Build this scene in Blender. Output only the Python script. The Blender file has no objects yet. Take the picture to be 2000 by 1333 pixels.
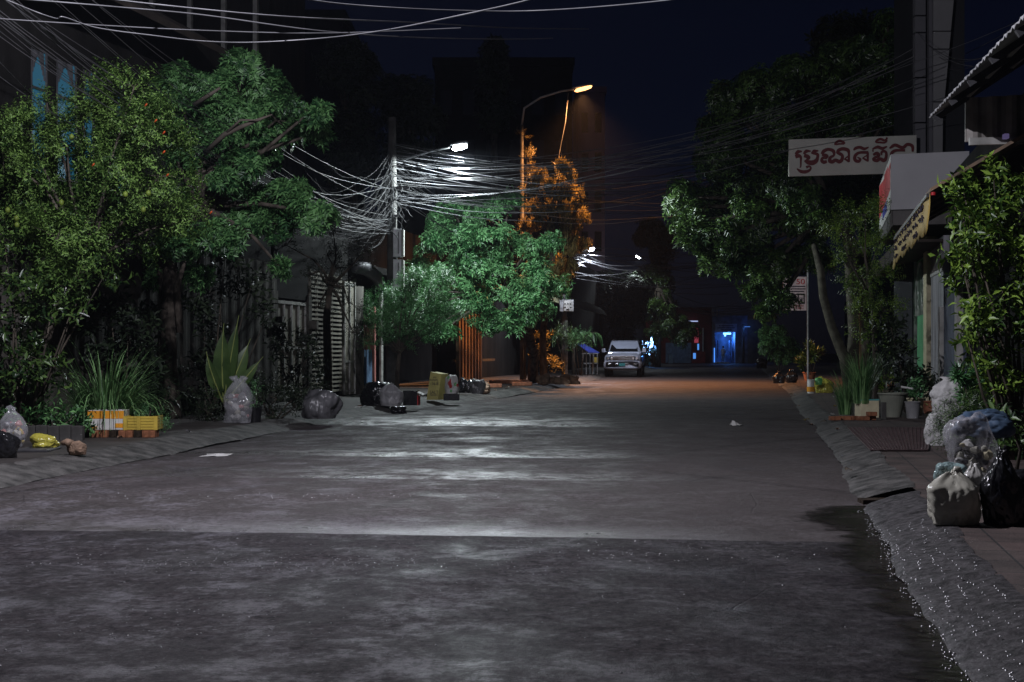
import bpy, math, random
import numpy as np
from mathutils import Vector, Matrix, noise

sc = bpy.context.scene
# ------------------------------------------------------------------ camera, sky, exposure
F = 2778.0; HC = 1.3; HZ = 687.0
cam = bpy.data.cameras.new('camera'); cam.lens = 50.0; cam.sensor_width = 36.0
cam.shift_y = (HZ-666.5)/2000.0; cam.clip_end = 2000; cam.clip_start = 0.05
co = bpy.data.objects.new('camera', cam); sc.collection.objects.link(co)
co.location = (0, 0, HC); co.rotation_euler = (math.radians(90), 0, 0); sc.camera = co
sc.view_settings.view_transform = 'Standard'; sc.view_settings.look = 'None'
sc.view_settings.exposure = 0.0; sc.view_settings.gamma = 1
w = bpy.data.worlds.new("World"); sc.world = w; w.use_nodes = True
nt = w.node_tree; bg = nt.nodes['Background']
sky = nt.nodes.new('ShaderNodeTexSky'); sky.sky_type = 'NISHITA'; sky.sun_disc = False
sky.sun_elevation = math.radians(25); sky.sun_rotation = math.radians(200)
mx = nt.nodes.new('ShaderNodeMix'); mx.data_type = 'RGBA'; mx.blend_type = 'MULTIPLY'; mx.inputs[0].default_value = 1
nt.links.new(sky.outputs[0], mx.inputs[6]); mx.inputs[7].default_value = (0.16, 0.17, 0.42, 1)
nt.links.new(mx.outputs[2], bg.inputs[0]); bg.inputs[1].default_value = 0.0024
sc.cycles.use_denoising = True
sc.cycles.max_bounces = 5; sc.cycles.transparent_max_bounces = 8
sc.cycles.sample_clamp_indirect = 4
# the one sun lamp: a faint bluish fill, added without any visible source
sd = bpy.data.lights.new('fill_sun', 'SUN'); sd.energy = 0.012; sd.angle = math.radians(2); sd.color = (0.75, 0.8, 1)
so = bpy.data.objects.new('fill_sun', sd); sc.collection.objects.link(so)
so.rotation_euler = (math.radians(50), 0, math.radians(-20))

R = random.Random(7); NR = np.random.RandomState(7)
C = sc.collection
def P(px, py, Y): return Vector(((px-1000)*Y/F, Y, HC-(py-HZ)*Y/F))
def G(py, z=0.0): return (HC-z)*F/(py-HZ)          # depth of a ground point seen in row py
SW = 0.12                                         # pavement height

# ------------------------------------------------------------------ materials
MATS = {}
RIDGE = {'black_plastic', 'white_plastic', 'clear_plastic', 'yellow_plastic', 'woven_sack', 'grey_sack', 'brown_sack', 'blue_tarp', 'grey_plastic', 'green_plastic', 'clear_teal', 'clear_milky', 'printed_plastic'}
def mat(name, col, rough=0.7, spec=0.3, var=0.25, vscale=3.0, bump=0.0, bscale=40.0, metal=0.0, col2=None, island=False, transl=0.0, alpha=1.0, coat=0.0, stretch=None, emit=None, estr=0.0, rvar=0.0):
    if name in MATS: return MATS[name]
    m = bpy.data.materials.new(name); m.use_nodes = True; n = m.node_tree; L = n.links
    b = n.nodes['Principled BSDF']
    b.inputs['Roughness'].default_value = rough; b.inputs['Specular IOR Level'].default_value = spec
    b.inputs['Metallic'].default_value = metal; b.inputs['Coat Weight'].default_value = coat
    tc = n.nodes.new('ShaderNodeTexCoord'); mp = n.nodes.new('ShaderNodeMapping')
    L.new(tc.outputs['Object'], mp.inputs[0])
    if stretch: mp.inputs['Scale'].default_value = stretch
    nz = n.nodes.new('ShaderNodeTexNoise'); nz.inputs['Scale'].default_value = vscale; nz.inputs['Detail'].default_value = 6
    L.new(mp.outputs[0], nz.inputs['Vector'])
    rp = n.nodes.new('ShaderNodeValToRGB')
    c1 = [max(0, c*(1-var)) for c in col]; c2 = list(col2) if col2 else [min(1, c*(1+var)) for c in col]
    rp.color_ramp.elements[0].color = (*c1, 1); rp.color_ramp.elements[1].color = (*c2, 1)
    rp.color_ramp.elements[0].position = 0.35; rp.color_ramp.elements[1].position = 0.68
    if island:
        g = n.nodes.new('ShaderNodeNewGeometry')
        ad = n.nodes.new('ShaderNodeMath'); ad.operation = 'MULTIPLY_ADD'
        L.new(g.outputs['Random Per Island'], ad.inputs[0]); ad.inputs[1].default_value = 0.55
        sb = n.nodes.new('ShaderNodeMath'); sb.operation = 'MULTIPLY_ADD'; sb.inputs[1].default_value = 1.0; sb.inputs[2].default_value = -0.27
        L.new(nz.outputs[0], sb.inputs[0]); L.new(sb.outputs[0], ad.inputs[2])
        L.new(ad.outputs[0], rp.inputs[0])
    else:
        L.new(nz.outputs[0], rp.inputs[0])
    L.new(rp.outputs[0], b.inputs['Base Color'])
    if rvar:
        mr = n.nodes.new('ShaderNodeMapRange'); mr.inputs[1].default_value = .35; mr.inputs[2].default_value = .65
        mr.inputs[3].default_value = rough-rvar; mr.inputs[4].default_value = rough+rvar
        L.new(nz.outputs[0], mr.inputs[0]); L.new(mr.outputs[0], b.inputs['Roughness'])
    if bump:
        n2 = n.nodes.new('ShaderNodeTexNoise'); n2.inputs['Scale'].default_value = bscale; n2.inputs['Detail'].default_value = 5
        L.new(mp.outputs[0], n2.inputs['Vector'])
        if name in RIDGE: bump = max(bump, .55)
        if name in RIDGE: n2.noise_type = 'RIDGED_MULTIFRACTAL'; n2.inputs['Scale'].default_value = min(bscale, 14)*.5; n2.inputs['Detail'].default_value = 4; n2.inputs['Distortion'].default_value = .6
        bp = n.nodes.new('ShaderNodeBump'); bp.inputs['Strength'].default_value = bump; bp.inputs['Distance'].default_value = 0.035 if name in RIDGE else 0.02
        L.new(n2.outputs[0], bp.inputs['Height']); L.new(bp.outputs[0], b.inputs['Normal'])
    if emit: b.inputs['Emission Color'].default_value = (*emit, 1); b.inputs['Emission Strength'].default_value = estr
    if alpha < 1: b.inputs['Alpha'].default_value = alpha
    if transl:
        t = n.nodes.new('ShaderNodeBsdfTranslucent'); L.new(rp.outputs[0], t.inputs[0])
        ms = n.nodes.new('ShaderNodeMixShader'); ms.inputs[0].default_value = transl
        L.new(b.outputs[0], ms.inputs[1]); L.new(t.outputs[0], ms.inputs[2])
        L.new(ms.outputs[0], n.nodes['Material Output'].inputs[0])
    MATS[name] = m; return m
def emis(name, col, s):
    m = bpy.data.materials.new(name); m.use_nodes = True; b = m.node_tree.nodes['Principled BSDF']
    b.inputs['Base Color'].default_value = (.02, .02, .02, 1)
    b.inputs['Emission Color'].default_value = (*col, 1); b.inputs['Emission Strength'].default_value = s; MATS[name] = m; return m

leafA = mat('leaf_fine', (.035, .10, .015), .5, .3, .45, 1.2, island=True, transl=.22, col2=(.19, .33, .075))
leafB = mat('leaf_dark', (.03, .11, .035), .42, .4, .35, 1.0, island=True, transl=.18, col2=(.15, .33, .11))
leafC = mat('leaf_bright', (.04, .16, .045), .38, .5, .4, 1.0, island=True, transl=.15, col2=(.17, .38, .15))
leafD = mat('leaf_mango', (.015, .045, .012), .36, .55, .4, 1.0, island=True, transl=.08, col2=(.075, .14, .03))
leafE = mat('leaf_drooping', (.13, .11, .035), .5, .35, .4, 1.0, island=True, transl=.3, col2=(.34, .26, .09))
leafY = mat('leaf_creeper', (.05, .13, .015), .42, .45, .45, 1.0, island=True, transl=.18, col2=(.2, .32, .045))
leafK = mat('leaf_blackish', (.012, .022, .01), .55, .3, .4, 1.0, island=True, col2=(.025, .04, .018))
leafG = mat('blade_green', (.06, .17, .05), .42, .45, .4, 2.0, island=True, transl=.18, col2=(.2, .36, .14))
leafP = mat('banana_leaf', (.035, .075, .02), .4, .4, .3, 3.0, transl=.2, col2=(.07, .12, .035))
ribM = mat('leaf_midrib', (.2, .24, .07), .5)
bark = mat('bark', (.06, .05, .04), .9, .2, .5, 8, .8, 30, col2=(.13, .11, .09), stretch=(1, 1, .3))
barkD = mat('bark_dark', (.045, .037, .03), .9, .2, .5, 8, .6, 30, col2=(.1, .085, .065), stretch=(1, 1, .3))
concrete = mat('pole_concrete', (.06, .058, .055), .85, .25, .35, 4, .4, 60)
oldwall = mat('old_wall', (.06, .056, .048), .9, .15, .45, 1.3, .3, 25, col2=(.12, .112, .098), stretch=(1, 1, .35))
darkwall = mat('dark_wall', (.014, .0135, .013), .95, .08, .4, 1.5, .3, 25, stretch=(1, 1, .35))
browntin = mat('brown_tin', (.04, .032, .026), .8, .3, .4, 2)
greymetal = mat('grey_metal', (.25, .26, .27), .45, .5, .3, 5, rvar=.1, metal=.3)
darkmetal = mat('dark_metal', (.05, .05, .055), .5, .5, .3, 5)
beige = mat('beige_gate', (.24, .225, .185), .65, .35, .35, 2.5, .15, 30, stretch=(1, 1, .4))
white = mat('white_paint', (.55, .55, .53), .5, .4, .15, 3)
whiteD = mat('dirty_white_paint', (.33, .33, .31), .6, .3, .3, 4)
pink = mat('pink_metal', (.42, .17, .15), .6, .4, .3, 3)
blueM = mat('blue_metal', (.12, .2, .32), .6, .4, .3, 3)
terra = mat('terracotta', (.32, .13, .075), .8, .25, .3, 8, .2, 60)
brickM = mat('brick', (.22, .09, .045), .9, .2, .35, 15, .4, 60)
soil = mat('soil', (.03, .022, .016), .95, .1, .4, 15, .8, 30)
blackp = mat('black_plastic', (.012, .012, .014), .2, .7, .2, 5, .6, 9, stretch=(1.6, 1.6, .4))
greyp = mat('grey_plastic', (.27, .27, .28), .45, .5, .2, 5, .2, 20)
whitep = mat('white_plastic', (.46, .45, .38), .3, .5, .16, 5, .35, 8, transl=.1, stretch=(1, 1, .35))
sackM = mat('woven_sack', (.42, .42, .41), .7, .3, .15, 8, .2, 18, stretch=(1, 1, .4))
dsack = mat('grey_sack', (.05, .05, .055), .36, .7, .5, 2, .9, 12, col2=(.16, .16, .17), stretch=(1.4, 1, .6))
brsack = mat('brown_sack', (.24, .16, .11), .8, .3, .4, 6, .6, 20)
clearp = mat('clear_plastic', (.5, .5, .54), .14, .9, .1, 5, .6, 9, alpha=.3)
yellowp = mat('yellow_plastic', (.46, .42, .07), .25, .6, .2, 6, .5, 14, transl=.15)
greenp = mat('green_plastic', (.12, .4, .12), .3, .5, .2, 6, .3, 14)
tealp = mat('teal_plastic', (.1, .34, .33), .3, .5, .2, 6, .3, 14)
bluep = mat('blue_tarp', (.05, .085, .14), .5, .4, .3, 6, .5, 20)
creamM = mat('cream_foam', (.55, .5, .33), .7, .3, .15, 6, .1, 80)
orangeM = mat('orange_print', (.62, .26, .015), .6, .3, .15, 6)
yellowbox = mat('yellow_box', (.45, .33, .05), .6, .3, .2, 6)
rustM = mat('orange_timber', (.24, .15, .09), .8, .2, .35, 4, .3, 30, stretch=(1, 1, .3))
greenwall = mat('green_paint', (.09, .3, .14), .7, .3, .35, 2, .1, 30, stretch=(1, 1, .3))
redM = mat('red_paint', (.45, .015, .02), .55, .4, .2, 3)
signW = mat('sign_white', (.42, .42, .37), .6, .3, .1, 1.5)
maroon = mat('sign_maroon', (.10, .006, .008), .6, .3, .1)
navy = mat('sign_navy', (.02, .03, .3), .6, .3, .1)
inkM = mat('sign_ink', (.035, .03, .045), .7, .2, .1)
bannerM = mat('yellow_banner', (.5, .36, .1), .7, .3, .2, 3, .2, 12)
cableM = mat('cable_rubber', (.075, .075, .08), .5, .4, .3, 2)
cableD = mat('cable_old', (.02, .02, .021), .6, .25, .6, 2)
boxW = mat('box_sign_grey', (.36, .36, .37), .55, .3, .1, 1.0)
panelG = mat('composite_panel', (.13, .13, .14), .75, .2, .12, 1)
panelD = mat('composite_panel_dark', (.03, .031, .034), .85, .1, .12, 1)
tireM = mat('tyre', (.015, .015, .016), .8, .3)
glassM = mat('car_glass', (.01, .012, .015), .08, .8, .1)
carM = mat('car_paint', (.42, .46, .56), .3, .5, .05, 2, coat=.6)
chrome = mat('chrome', (.5, .5, .52), .2, .5, .1, metal=.9)
skinM = mat('skin', (.3, .2, .15), .6)
clothW = mat('white_cloth', (.55, .58, .62), .8)

# ------------------------------------------------------------------ object helpers
def tag(o, label=None, cat=None, group=None, kind=None):
    if label: o['label'] = label
    if cat: o['category'] = cat
    if group: o['group'] = group
    if kind: o['kind'] = kind
    return o
def thing(name, loc, label, cat, group=None, rz=0.0):
    o = bpy.data.objects.new(name, None); C.objects.link(o); o.empty_display_size = .2
    o.location = loc; o.rotation_euler = (0, 0, rz); return tag(o, label, cat, group)
def root_of(o):
    v = Vector((0, 0, 0))
    while o is not None: v += o.location; o = o.parent
    return v
def link(name, me, mats, parent=None, origin=None, smooth=False, local=False):
    for m in (mats if isinstance(mats, (list, tuple)) else [mats]): me.materials.append(m)
    o = bpy.data.objects.new(name, me); C.objects.link(o)
    if parent is not None:
        o.parent = parent
        if not local: me.transform(Matrix.Translation(-root_of(parent)))
    elif not local:
        if origin is None:
            a = np.empty(len(me.vertices)*3); me.vertices.foreach_get('co', a); a = a.reshape(-1, 3)
            origin = ((a[:, 0].min()+a[:, 0].max())/2, (a[:, 1].min()+a[:, 1].max())/2, a[:, 2].min())
        origin = Vector(origin); me.transform(Matrix.Translation(-origin)); o.location = origin
    if smooth: me.polygons.foreach_set('use_smooth', [True]*len(me.polygons))
    me.update(); return o

class MB:
    def __init__(s): s.v = []; s.f = []; s.m = []; s.cur = 0
    def add(s, vs, fs):
        k = len(s.v); s.v += [tuple(v) for v in vs]; s.f += [tuple(i+k for i in f) for f in fs]; s.m += [s.cur]*len(fs); return s
    def box(s, x0, x1, y0, y1, z0, z1):
        return s.hexa([(x0, y0), (x1, y0), (x1, y1), (x0, y1)], z0, z1)
    def hexa(s, q, z0, z1, q2=None):
        q2 = q2 or q
        vs = [(x, y, z0) for x, y in q]+[(x, y, z1) for x, y in q2]
        return s.add(vs, [(0, 3, 2, 1), (4, 5, 6, 7), (0, 1, 5, 4), (1, 2, 6, 5), (2, 3, 7, 6), (3, 0, 4, 7)])
    def wall(s, a, b, t, z0, z1):
        """upright slab from a to b (x,y), thickness t to the left of a->b"""
        d = Vector((b[0]-a[0], b[1]-a[1])).normalized(); n = Vector((-d.y, d.x))*t
        return s.hexa([(a[0], a[1]), (b[0], b[1]), (b[0]+n.x, b[1]+n.y), (a[0]+n.x, a[1]+n.y)], z0, z1)
    def bar(s, a, b, w, h=None, up=(0, 0, 1)):
        a = Vector(a); b = Vector(b); d = (b-a).normalized(); u = Vector(up)
        if abs(d.dot(u)) > .95: u = Vector((1, 0, 0))
        sx = d.cross(u).normalized()*w/2; sy = sx.cross(d).normalized()*(h or w)/2
        vs = [p+q for p in (a, b) for q in (-sx-sy, sx-sy, sx+sy, -sx+sy)]
        return s.add(vs, [(0, 1, 2, 3), (7, 6, 5, 4), (0, 4, 5, 1), (1, 5, 6, 2), (2, 6, 7, 3), (3, 7, 4, 0)])
    def tube(s, pts, rad, n=6, cap=True):
        pts = [Vector(p) for p in pts]; N = len(pts)
        if not hasattr(rad, '__len__'): rad = [rad]*N
        vs = []; prev = None
        for i, p in enumerate(pts):
            d = (pts[min(i+1, N-1)]-pts[max(i-1, 0)]).normalized()
            if prev is None:
                u = Vector((0, 0, 1)) if abs(d.z) < .9 else Vector((1, 0, 0)); prev = d.cross(u).normalized()
            prev = (prev-d*prev.dot(d)).normalized(); q = d.cross(prev)
            for k in range(n):
                a = 2*math.pi*k/n; vs.append(p+(prev*math.cos(a)+q*math.sin(a))*rad[i])
        fs = [(i*n+k, i*n+(k+1) % n, (i+1)*n+(k+1) % n, (i+1)*n+k) for i in range(N-1) for k in range(n)]
        if cap: fs += [tuple(range(n))[::-1], tuple((N-1)*n+k for k in range(n))]
        return s.add(vs, fs)
    def lathe(s, c, prof, n=20):
        vs = [(c[0]+r*math.cos(2*math.pi*k/n), c[1]+r*math.sin(2*math.pi*k/n), c[2]+z) for r, z in prof for k in range(n)]
        fs = [(i*n+k, i*n+(k+1) % n, (i+1)*n+(k+1) % n, (i+1)*n+k) for i in range(len(prof)-1) for k in range(n)]
        return s.add(vs, fs)
    def build(s, name, mats, parent=None, origin=None, smooth=False, local=False, bevel=0):
        me = bpy.data.meshes.new(name); me.from_pydata(s.v, [], s.f)
        me.polygons.foreach_set('material_index', s.m)
        o = link(name, me, mats, parent, origin, smooth, local)
        if bevel:
            b = o.modifiers.new('bevel', 'BEVEL'); b.width = bevel; b.segments = 2; b.limit_method = 'ANGLE'
        return o

# ---- foliage
def npmesh(name, V, Fq):
    me = bpy.data.meshes.new(name); n = len(Fq); k = Fq.shape[1]
    me.vertices.add(len(V)); me.vertices.foreach_set('co', V.astype(np.float32).ravel())
    me.loops.add(n*k); me.loops.foreach_set('vertex_index', Fq.astype(np.int32).ravel())
    me.polygons.add(n); me.polygons.foreach_set('loop_start', np.arange(0, n*k, k, dtype=np.int32))
    me.update(calc_edges=True); return me
def leaflet(base, d, side, L, W, fold=.25, droop=.15):
    base = np.array(base, float); d = np.array(d, float); d /= np.linalg.norm(d); side = np.array(side, float)
    side = side-d*side.dot(d); side /= np.linalg.norm(side)+1e-9; up = np.cross(side, d)
    m = base+d*L*.45
    return [base, m-side*W/2+up*W*fold, base+d*L-up*L*droop, m+side*W/2+up*W*fold, m]
def tmpl(leaves):
    V = []; Fc = []
    for lf in leaves:
        k = len(V); V += lf; Fc += [(k, k+4, k+2, k+1), (k, k+3, k+2, k+4)]
    return np.array(V), np.array(Fc)
def pinnate(n, L, ll, lw, droop=.5, ang=0, tilt=.6, rnd=R):
    out = []; ca, sa = math.cos(ang), math.sin(ang)
    for i in range(n):
        t = (i+1)/n; r = L*t
        z = math.sin(tilt)*r-droop*r*r/L; h = math.cos(tilt)*r
        p = (ca*h, sa*h, z)
        fw = np.array((ca*math.cos(tilt-droop*2*t), sa*math.cos(tilt-droop*2*t), math.sin(tilt-droop*2*t)))
        sd = np.array((-sa, ca, 0))
        for s in (-1, 1):
            d = fw*.55+sd*s*.85+np.array((0, 0, rnd.uniform(-.2, .25)))
            out.append(leaflet(p, d, np.cross(d, (0, 0, 1)), ll*rnd.uniform(.75, 1.1), lw))
    out.append(leaflet(p, fw, sd, ll, lw)); return out
rr = random.Random(3)
def T_rosette(k=5, n=4, L=.2, ll=.11, lw=.035, tilt=.6, droop=.5):
    o = []
    for i in range(k): o += pinnate(n, L*rr.uniform(.8, 1.1), ll, lw, droop, 2*math.pi*i/k+rr.uniform(-.3, .3), tilt*rr.uniform(.7, 1.3), rr)
    return tmpl(o)
def T_twig(n=12, L=.28, ll=.06, lw=.02):
    o = []
    for i in range(n):
        t = i/n; a = i*2.4; p = (L*.12*math.sin(t*4), L*.1*math.cos(t*3), L*t)
        d = (math.cos(a), math.sin(a), .5+rr.uniform(-.3, .3)); o.append(leaflet(p, d, np.cross(d, (0, 0, 1)), ll*rr.uniform(.7, 1.2), lw))
    return tmpl(o)
def T_palmate(k=9, ll=.2, lw=.05, tilt=.1, droop=.35):
    o = []
    for i in range(k):
        a = 2*math.pi*i/k+rr.uniform(-.15, .15); d = (math.cos(a), math.sin(a), tilt+rr.uniform(-.25, .35))
        o.append(leaflet((0, 0, 0), d, (-math.sin(a), math.cos(a), 0), ll*rr.uniform(.75, 1.15), lw, .2, droop))
    return tmpl(o)
def T_droop(k=6, n=5):
    o = []
    for i in range(k):
        a = 2*math.pi*i/k+rr.uniform(-.3, .3); r = rr.uniform(.03, .12)
        for j in range(n):
            d = (math.cos(a)*.35+rr.uniform(-.2, .2), math.sin(a)*.35+rr.uniform(-.2, .2), -1)
            o.append(leaflet((math.cos(a)*r, math.sin(a)*r, .1-j*.08), d, (-math.sin(a), math.cos(a), 0), .2*rr.uniform(.7, 1.2), .04))
    return tmpl(o)
def scatter(T, cen, axis, scale, seed=0):
    rs = np.random.RandomState(seed); n = len(cen); z = axis/(np.linalg.norm(axis, axis=1, keepdims=True)+1e-9)
    a = rs.normal(size=(n, 3)); x = np.cross(a, z); x /= np.linalg.norm(x, axis=1, keepdims=True)+1e-9; y = np.cross(z, x)
    V, Fc = T
    W = cen[:, None, :]+scale[:, None, None]*(V[None, :, 0:1]*x[:, None, :]+V[None, :, 1:2]*y[:, None, :]+V[None, :, 2:3]*z[:, None, :])
    FF = (Fc[None]+(np.arange(n)*len(V))[:, None, None]).reshape(-1, 4)
    return W.reshape(-1, 3), FF
def crown_mesh(name, balls, T, dens, m, parent=None, upmix=.5, sc_=1.0, seed=1, sub=.38, flat=.8, down=0.0, pts_out=None):
    """balls: (centre, radius). Sprays gather on small lumps that sit over the skin of each ball."""
    rs = np.random.RandomState(seed); cs = []; ax = []
    for c, r in balls:
        c = np.array(c); nl = max(5, int(10*(r/.5)**.6)); nper = max(3, int(dens*r*r/nl))
        for _ in range(nl):
            d = rs.normal(size=3); d /= np.linalg.norm(d); rad = r*rs.uniform(.35, 1.0)
            lc = c+d*rad*np.array((1, 1, flat)); lr = r*sub*rs.uniform(.5, 1.2)
            q = rs.normal(size=(nper, 3)); q /= np.linalg.norm(q, axis=1, keepdims=True)
            p = lc+q*(lr*rs.uniform(.3, 1., size=(nper, 1)))*np.array((1, 1, .75))
            a = (p-c)/r*.5+q*.6+np.array((0, 0, upmix-down))+rs.normal(size=(nper, 3))*.25
            cs.append(p); ax.append(a)
            if pts_out is not None: pts_out.append(lc)
    cs = np.concatenate(cs); ax = np.concatenate(ax)
    V, FF = scatter(T, cs, ax, sc_*rs.uniform(.7, 1.2, size=len(cs)), seed)
    V[:, 2] = np.maximum(V[:, 2], .02)
    return link(name, npmesh(name, V, FF), m, parent)
def balls_px(lst, Y, dj=.5, seed=1):
    rs = random.Random(seed); out = []
    for it in lst:
        px, py, r = it[:3]; dy = it[3] if len(it) > 3 else rs.uniform(-dj, dj)
        c = P(px, py, Y+dy); out.append(((c.x, c.y, c.z), r*(Y+dy)/F))
    return out
def branches(mb, fork, balls, r0, rs, twigs=None):
    for c, r in balls:
        c = Vector(c); f = Vector(fork); mid = f.lerp(c, .5)+Vector((rs.uniform(-.15, .15), rs.uniform(-.15, .15), rs.uniform(0, .25)))
        mb.tube([f, f.lerp(mid, .5)+Vector((rs.uniform(-.05, .05),)*3), mid, c], [r0, r0*.75, r0*.5, r0*.22], 6)
    for t in (twigs or []):
        t = Vector(t); c = Vector(min(balls, key=lambda b: (Vector(b[0])-t).length)[0])
        mb.tube([c, c.lerp(t, .5)+Vector((rs.uniform(-.06, .06), rs.uniform(-.06, .06), .03)), t], [r0*.22, r0*.14, r0*.05], 4, False)
def tree(name, label, cat, Y, trunk, rad, balls, T, dens, lm, bm=bark, group=None, seed=1, base_z=SW, **kw):
    pts = [P(x, y, Y+(d[0] if d else 0)) for x, y, *d in trunk]; pts[0].z = base_z-.05
    t = thing(name, (pts[0].x, pts[0].y, base_z), label, cat, group)
    B = balls_px(balls, Y, kw.pop('dj', .5), seed); tw = []
    crown_mesh('crown', B, T, dens, lm, t, seed=seed, pts_out=tw, **kw)
    mb = MB(); mb.tube(pts, rad, 10); branches(mb, pts[-1], B, rad[-1]*.8, random.Random(seed), tw)
    mb.build('trunk', bm, t, smooth=True); return t
def blades(name, c, n, L, wd, m, parent, spread=.9, seed=0, r0=.1, z0=0):
    rs = random.Random(seed); V = []; Fc = []
    for i in range(n):
        a = rs.uniform(0, 6.283); ln = L*rs.uniform(.55, 1.1); k = rs.uniform(.4, 1)*spread; q = rs.uniform(0, r0)
        bx, by = c[0]+q*math.cos(a), c[1]+q*math.sin(a); sa, ca = math.sin(a), math.cos(a); S = 7; b0 = len(V); wv = wd*rs.uniform(.6, 1.2)
        bend = rs.uniform(.5, 1.5)*k; h = x = 0; th = .15*k
        for s in range(S+1):
            t = s/S; ww = wv*(1-t**2.2)*.5+.0008; tw = rs.uniform(-.1, .1)
            V += [(bx+ca*x-sa*ww, by+sa*x+ca*ww, c[2]+h+z0), (bx+ca*x+sa*ww, by+sa*x-ca*ww, c[2]+h+z0+tw*ww)]
            th += bend*2.0/S*(.3+t); x += math.sin(th)*ln/S; h += math.cos(th)*ln/S
        Fc += [(b0+2*s, b0+2*s+1, b0+2*s+3, b0+2*s+2) for s in range(S)]
    V = np.array(V); V[:, 2] = np.maximum(V[:, 2], .02)
    return link(name, npmesh(name, V, np.array(Fc)), m, parent)
# ---- bags
def z_up(d): return d.z > -.1
def bag_mesh(c, wx, wy, h, seed=0, neck=.0, lump=.12, lean=(0, 0), crease=.08, sub=5, box=.45):
    me = bpy.data.meshes.new('bag'); import bmesh
    bm = bmesh.new(); bmesh.ops.create_icosphere(bm, subdivisions=sub, radius=1)
    o = Vector((seed*7.3, seed*3.1, seed*1.7))
    for v in bm.verts:
        d = v.co.normalized(); n1 = noise.noise(d*1.3+o); n2 = abs(noise.noise(d*3.2+o)); n3 = abs(noise.noise(d*7+o))
        r = 1+lump*n1*2-crease*3.2*max(0, .22-n2)-crease*1.3*max(0, .16-n3)-.16*max(0, .3-abs(noise.noise(Vector((d.x*3.1, d.y*3.1, d.z*.8))+o)*2.2))*(.4+.6*abs(d.z))+.10*lump*noise.noise(d*5+o)
        r *= 1+box*((abs(d.x)**4+abs(d.y)**4+abs(d.z)**4)**-.25-1)
        r += .035*noise.noise(Vector((d.x*7, d.y*7, d.z*2.2))+o)*(1 if z_up(d) else .5)
        x, y, z = d*r; hh = (z+1)/2
        if neck and hh > .72:
            t = min(1, (hh-.72)/.28); a = math.atan2(y, x); k = (1-t)*1.0+t*.16
            fl = 1+(t > .8)*1.3*(t-.8)/.2*2*(1+.5*math.sin(a*5+seed)); cr = 1+.22*math.sin(a*9+seed*2)*t
            x *= k*fl*cr; y *= k*fl*cr; z += neck*t*(1+.15*math.sin(a*3+seed))
        if z < -.68: x *= 1.06; y *= 1.06; z = -.68+(z+.68)*.06
        zz = (z+.70)/(1.70+neck)
        v.co = (c[0]+x*wx/2+lean[0]*zz*h, c[1]+y*wy/2+lean[1]*zz*h, c[2]+zz*h)
    bm.to_mesh(me); bm.free(); return me
def bag(name, label, cat, px0, px1, pyt, pyb, m, z=SW, Y=None, seed=0, group=None, neck=.0, contents=None, lean=(0, 0), deep=.8, **kw):
    Y = Y or G(pyb, z); k = Y/F; c = Vector((((px0+px1)/2-1000)*k, Y+(px1-px0)*k*.3, z))
    wx = (px1-px0)*k*.97; h = (pyb-pyt)*k
    if contents is None:
        o = link(name, bag_mesh(c, wx, wx*deep, h, seed, neck, lean=lean, **kw), m, smooth=True); return tag(o, label, cat, group)
    t = thing(name, c, label, cat, group)
    link('film', bag_mesh(c, wx, wx*deep, h, seed, neck, lean=lean, **kw), m, t, smooth=True)
    mb = MB(); rs = random.Random(seed)
    for i in range(26):
        q = Vector((rs.uniform(-.32, .32)*wx, rs.uniform(-.3, .3)*wx*deep, h*(.12+.5*rs.random()))); s = wx*rs.uniform(.06, .17)
        mb.cur = i % len(contents); p = c+q; e = Vector((rs.uniform(-1, 1), rs.uniform(-1, 1), rs.uniform(-.6, .6))).normalized()*s
        mb.tube([p-e, p-e*.5, p+e*.4, p+e], [s*.25, s*.75, s*.6, s*.15], 7)
    mb.build('rubbish', contents, t, smooth=False); return t

# ------------------------------------------------------------------ setting: ground, road, kerbs, pavements
LE = [(-14, -6.2), (5, -5.25), (13.5, -4.85), (17.4, -4.4), (20.6, -4.1), (22.9, -3.72), (27, -3.2), (35, -1.6), (40, -.25), (57, 2.7), (66, 4.0), (73, 4.75), (100, 9.5), (130, 14), (150, 16)]
RE = [(-14, -1.6), (5.6, 1.79), (8, 2.22), (12.1, 3.0), (18.7, 4.2), (32, 6.4), (43.5, 8.5), (62, 11.4), (100, 17.6), (130, 22.5), (150, 25.6)]
def itp(T, y): return float(np.interp(y, [a for a, b in T], [b for a, b in T]))
def wob(y, s, a=.03): return a*noise.noise(Vector((y*.9, s, 0)))+a*.6*noise.noise(Vector((y*3.1, s+5, 0)))
def lx(y): return itp(LE, y)+wob(y, 1.3, .06)
def rx(y): return itp(RE, y)+wob(y, 7.7, .05)
YS = list(np.arange(-14, 60, .25))+list(np.arange(60, 150.1, 2))
def roadz(x, y): return .012*math.sin(y*.55+x*.1)+.012*math.sin(y*.23+1)+.01*noise.noise(Vector((x*.4, y*.35, 2)))
def strip(name, fa, fb, za, zb, m, n=1, ys=YS, prof=None, kind='structure'):
    V = []; Fc = []
    for y in ys:
        a, b = fa(y), fb(y)
        for i in range(n+1):
            t = i/n; x = a+(b-a)*t; z = prof(t, x, y) if prof else za+(zb-za)*t; V.append((x, y, z))
    for j in range(len(ys)-1):
        for i in range(n):
            k = j*(n+1)+i; Fc.append((k, k+1, k+n+2, k+n+1))
    me = npmesh(name, np.array(V), np.array(Fc)); uv = me.uv_layers.new(name='uv')
    tt = np.array([(i/n*(fb(y)-fa(y)), y) for y in ys for i in range(n+1)])[np.array(Fc).ravel()]
    uv.data.foreach_set('uv', tt.astype(np.float32).ravel())
    o = link(name, me, m, smooth=True, local=True); return tag(o, kind=kind)

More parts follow.
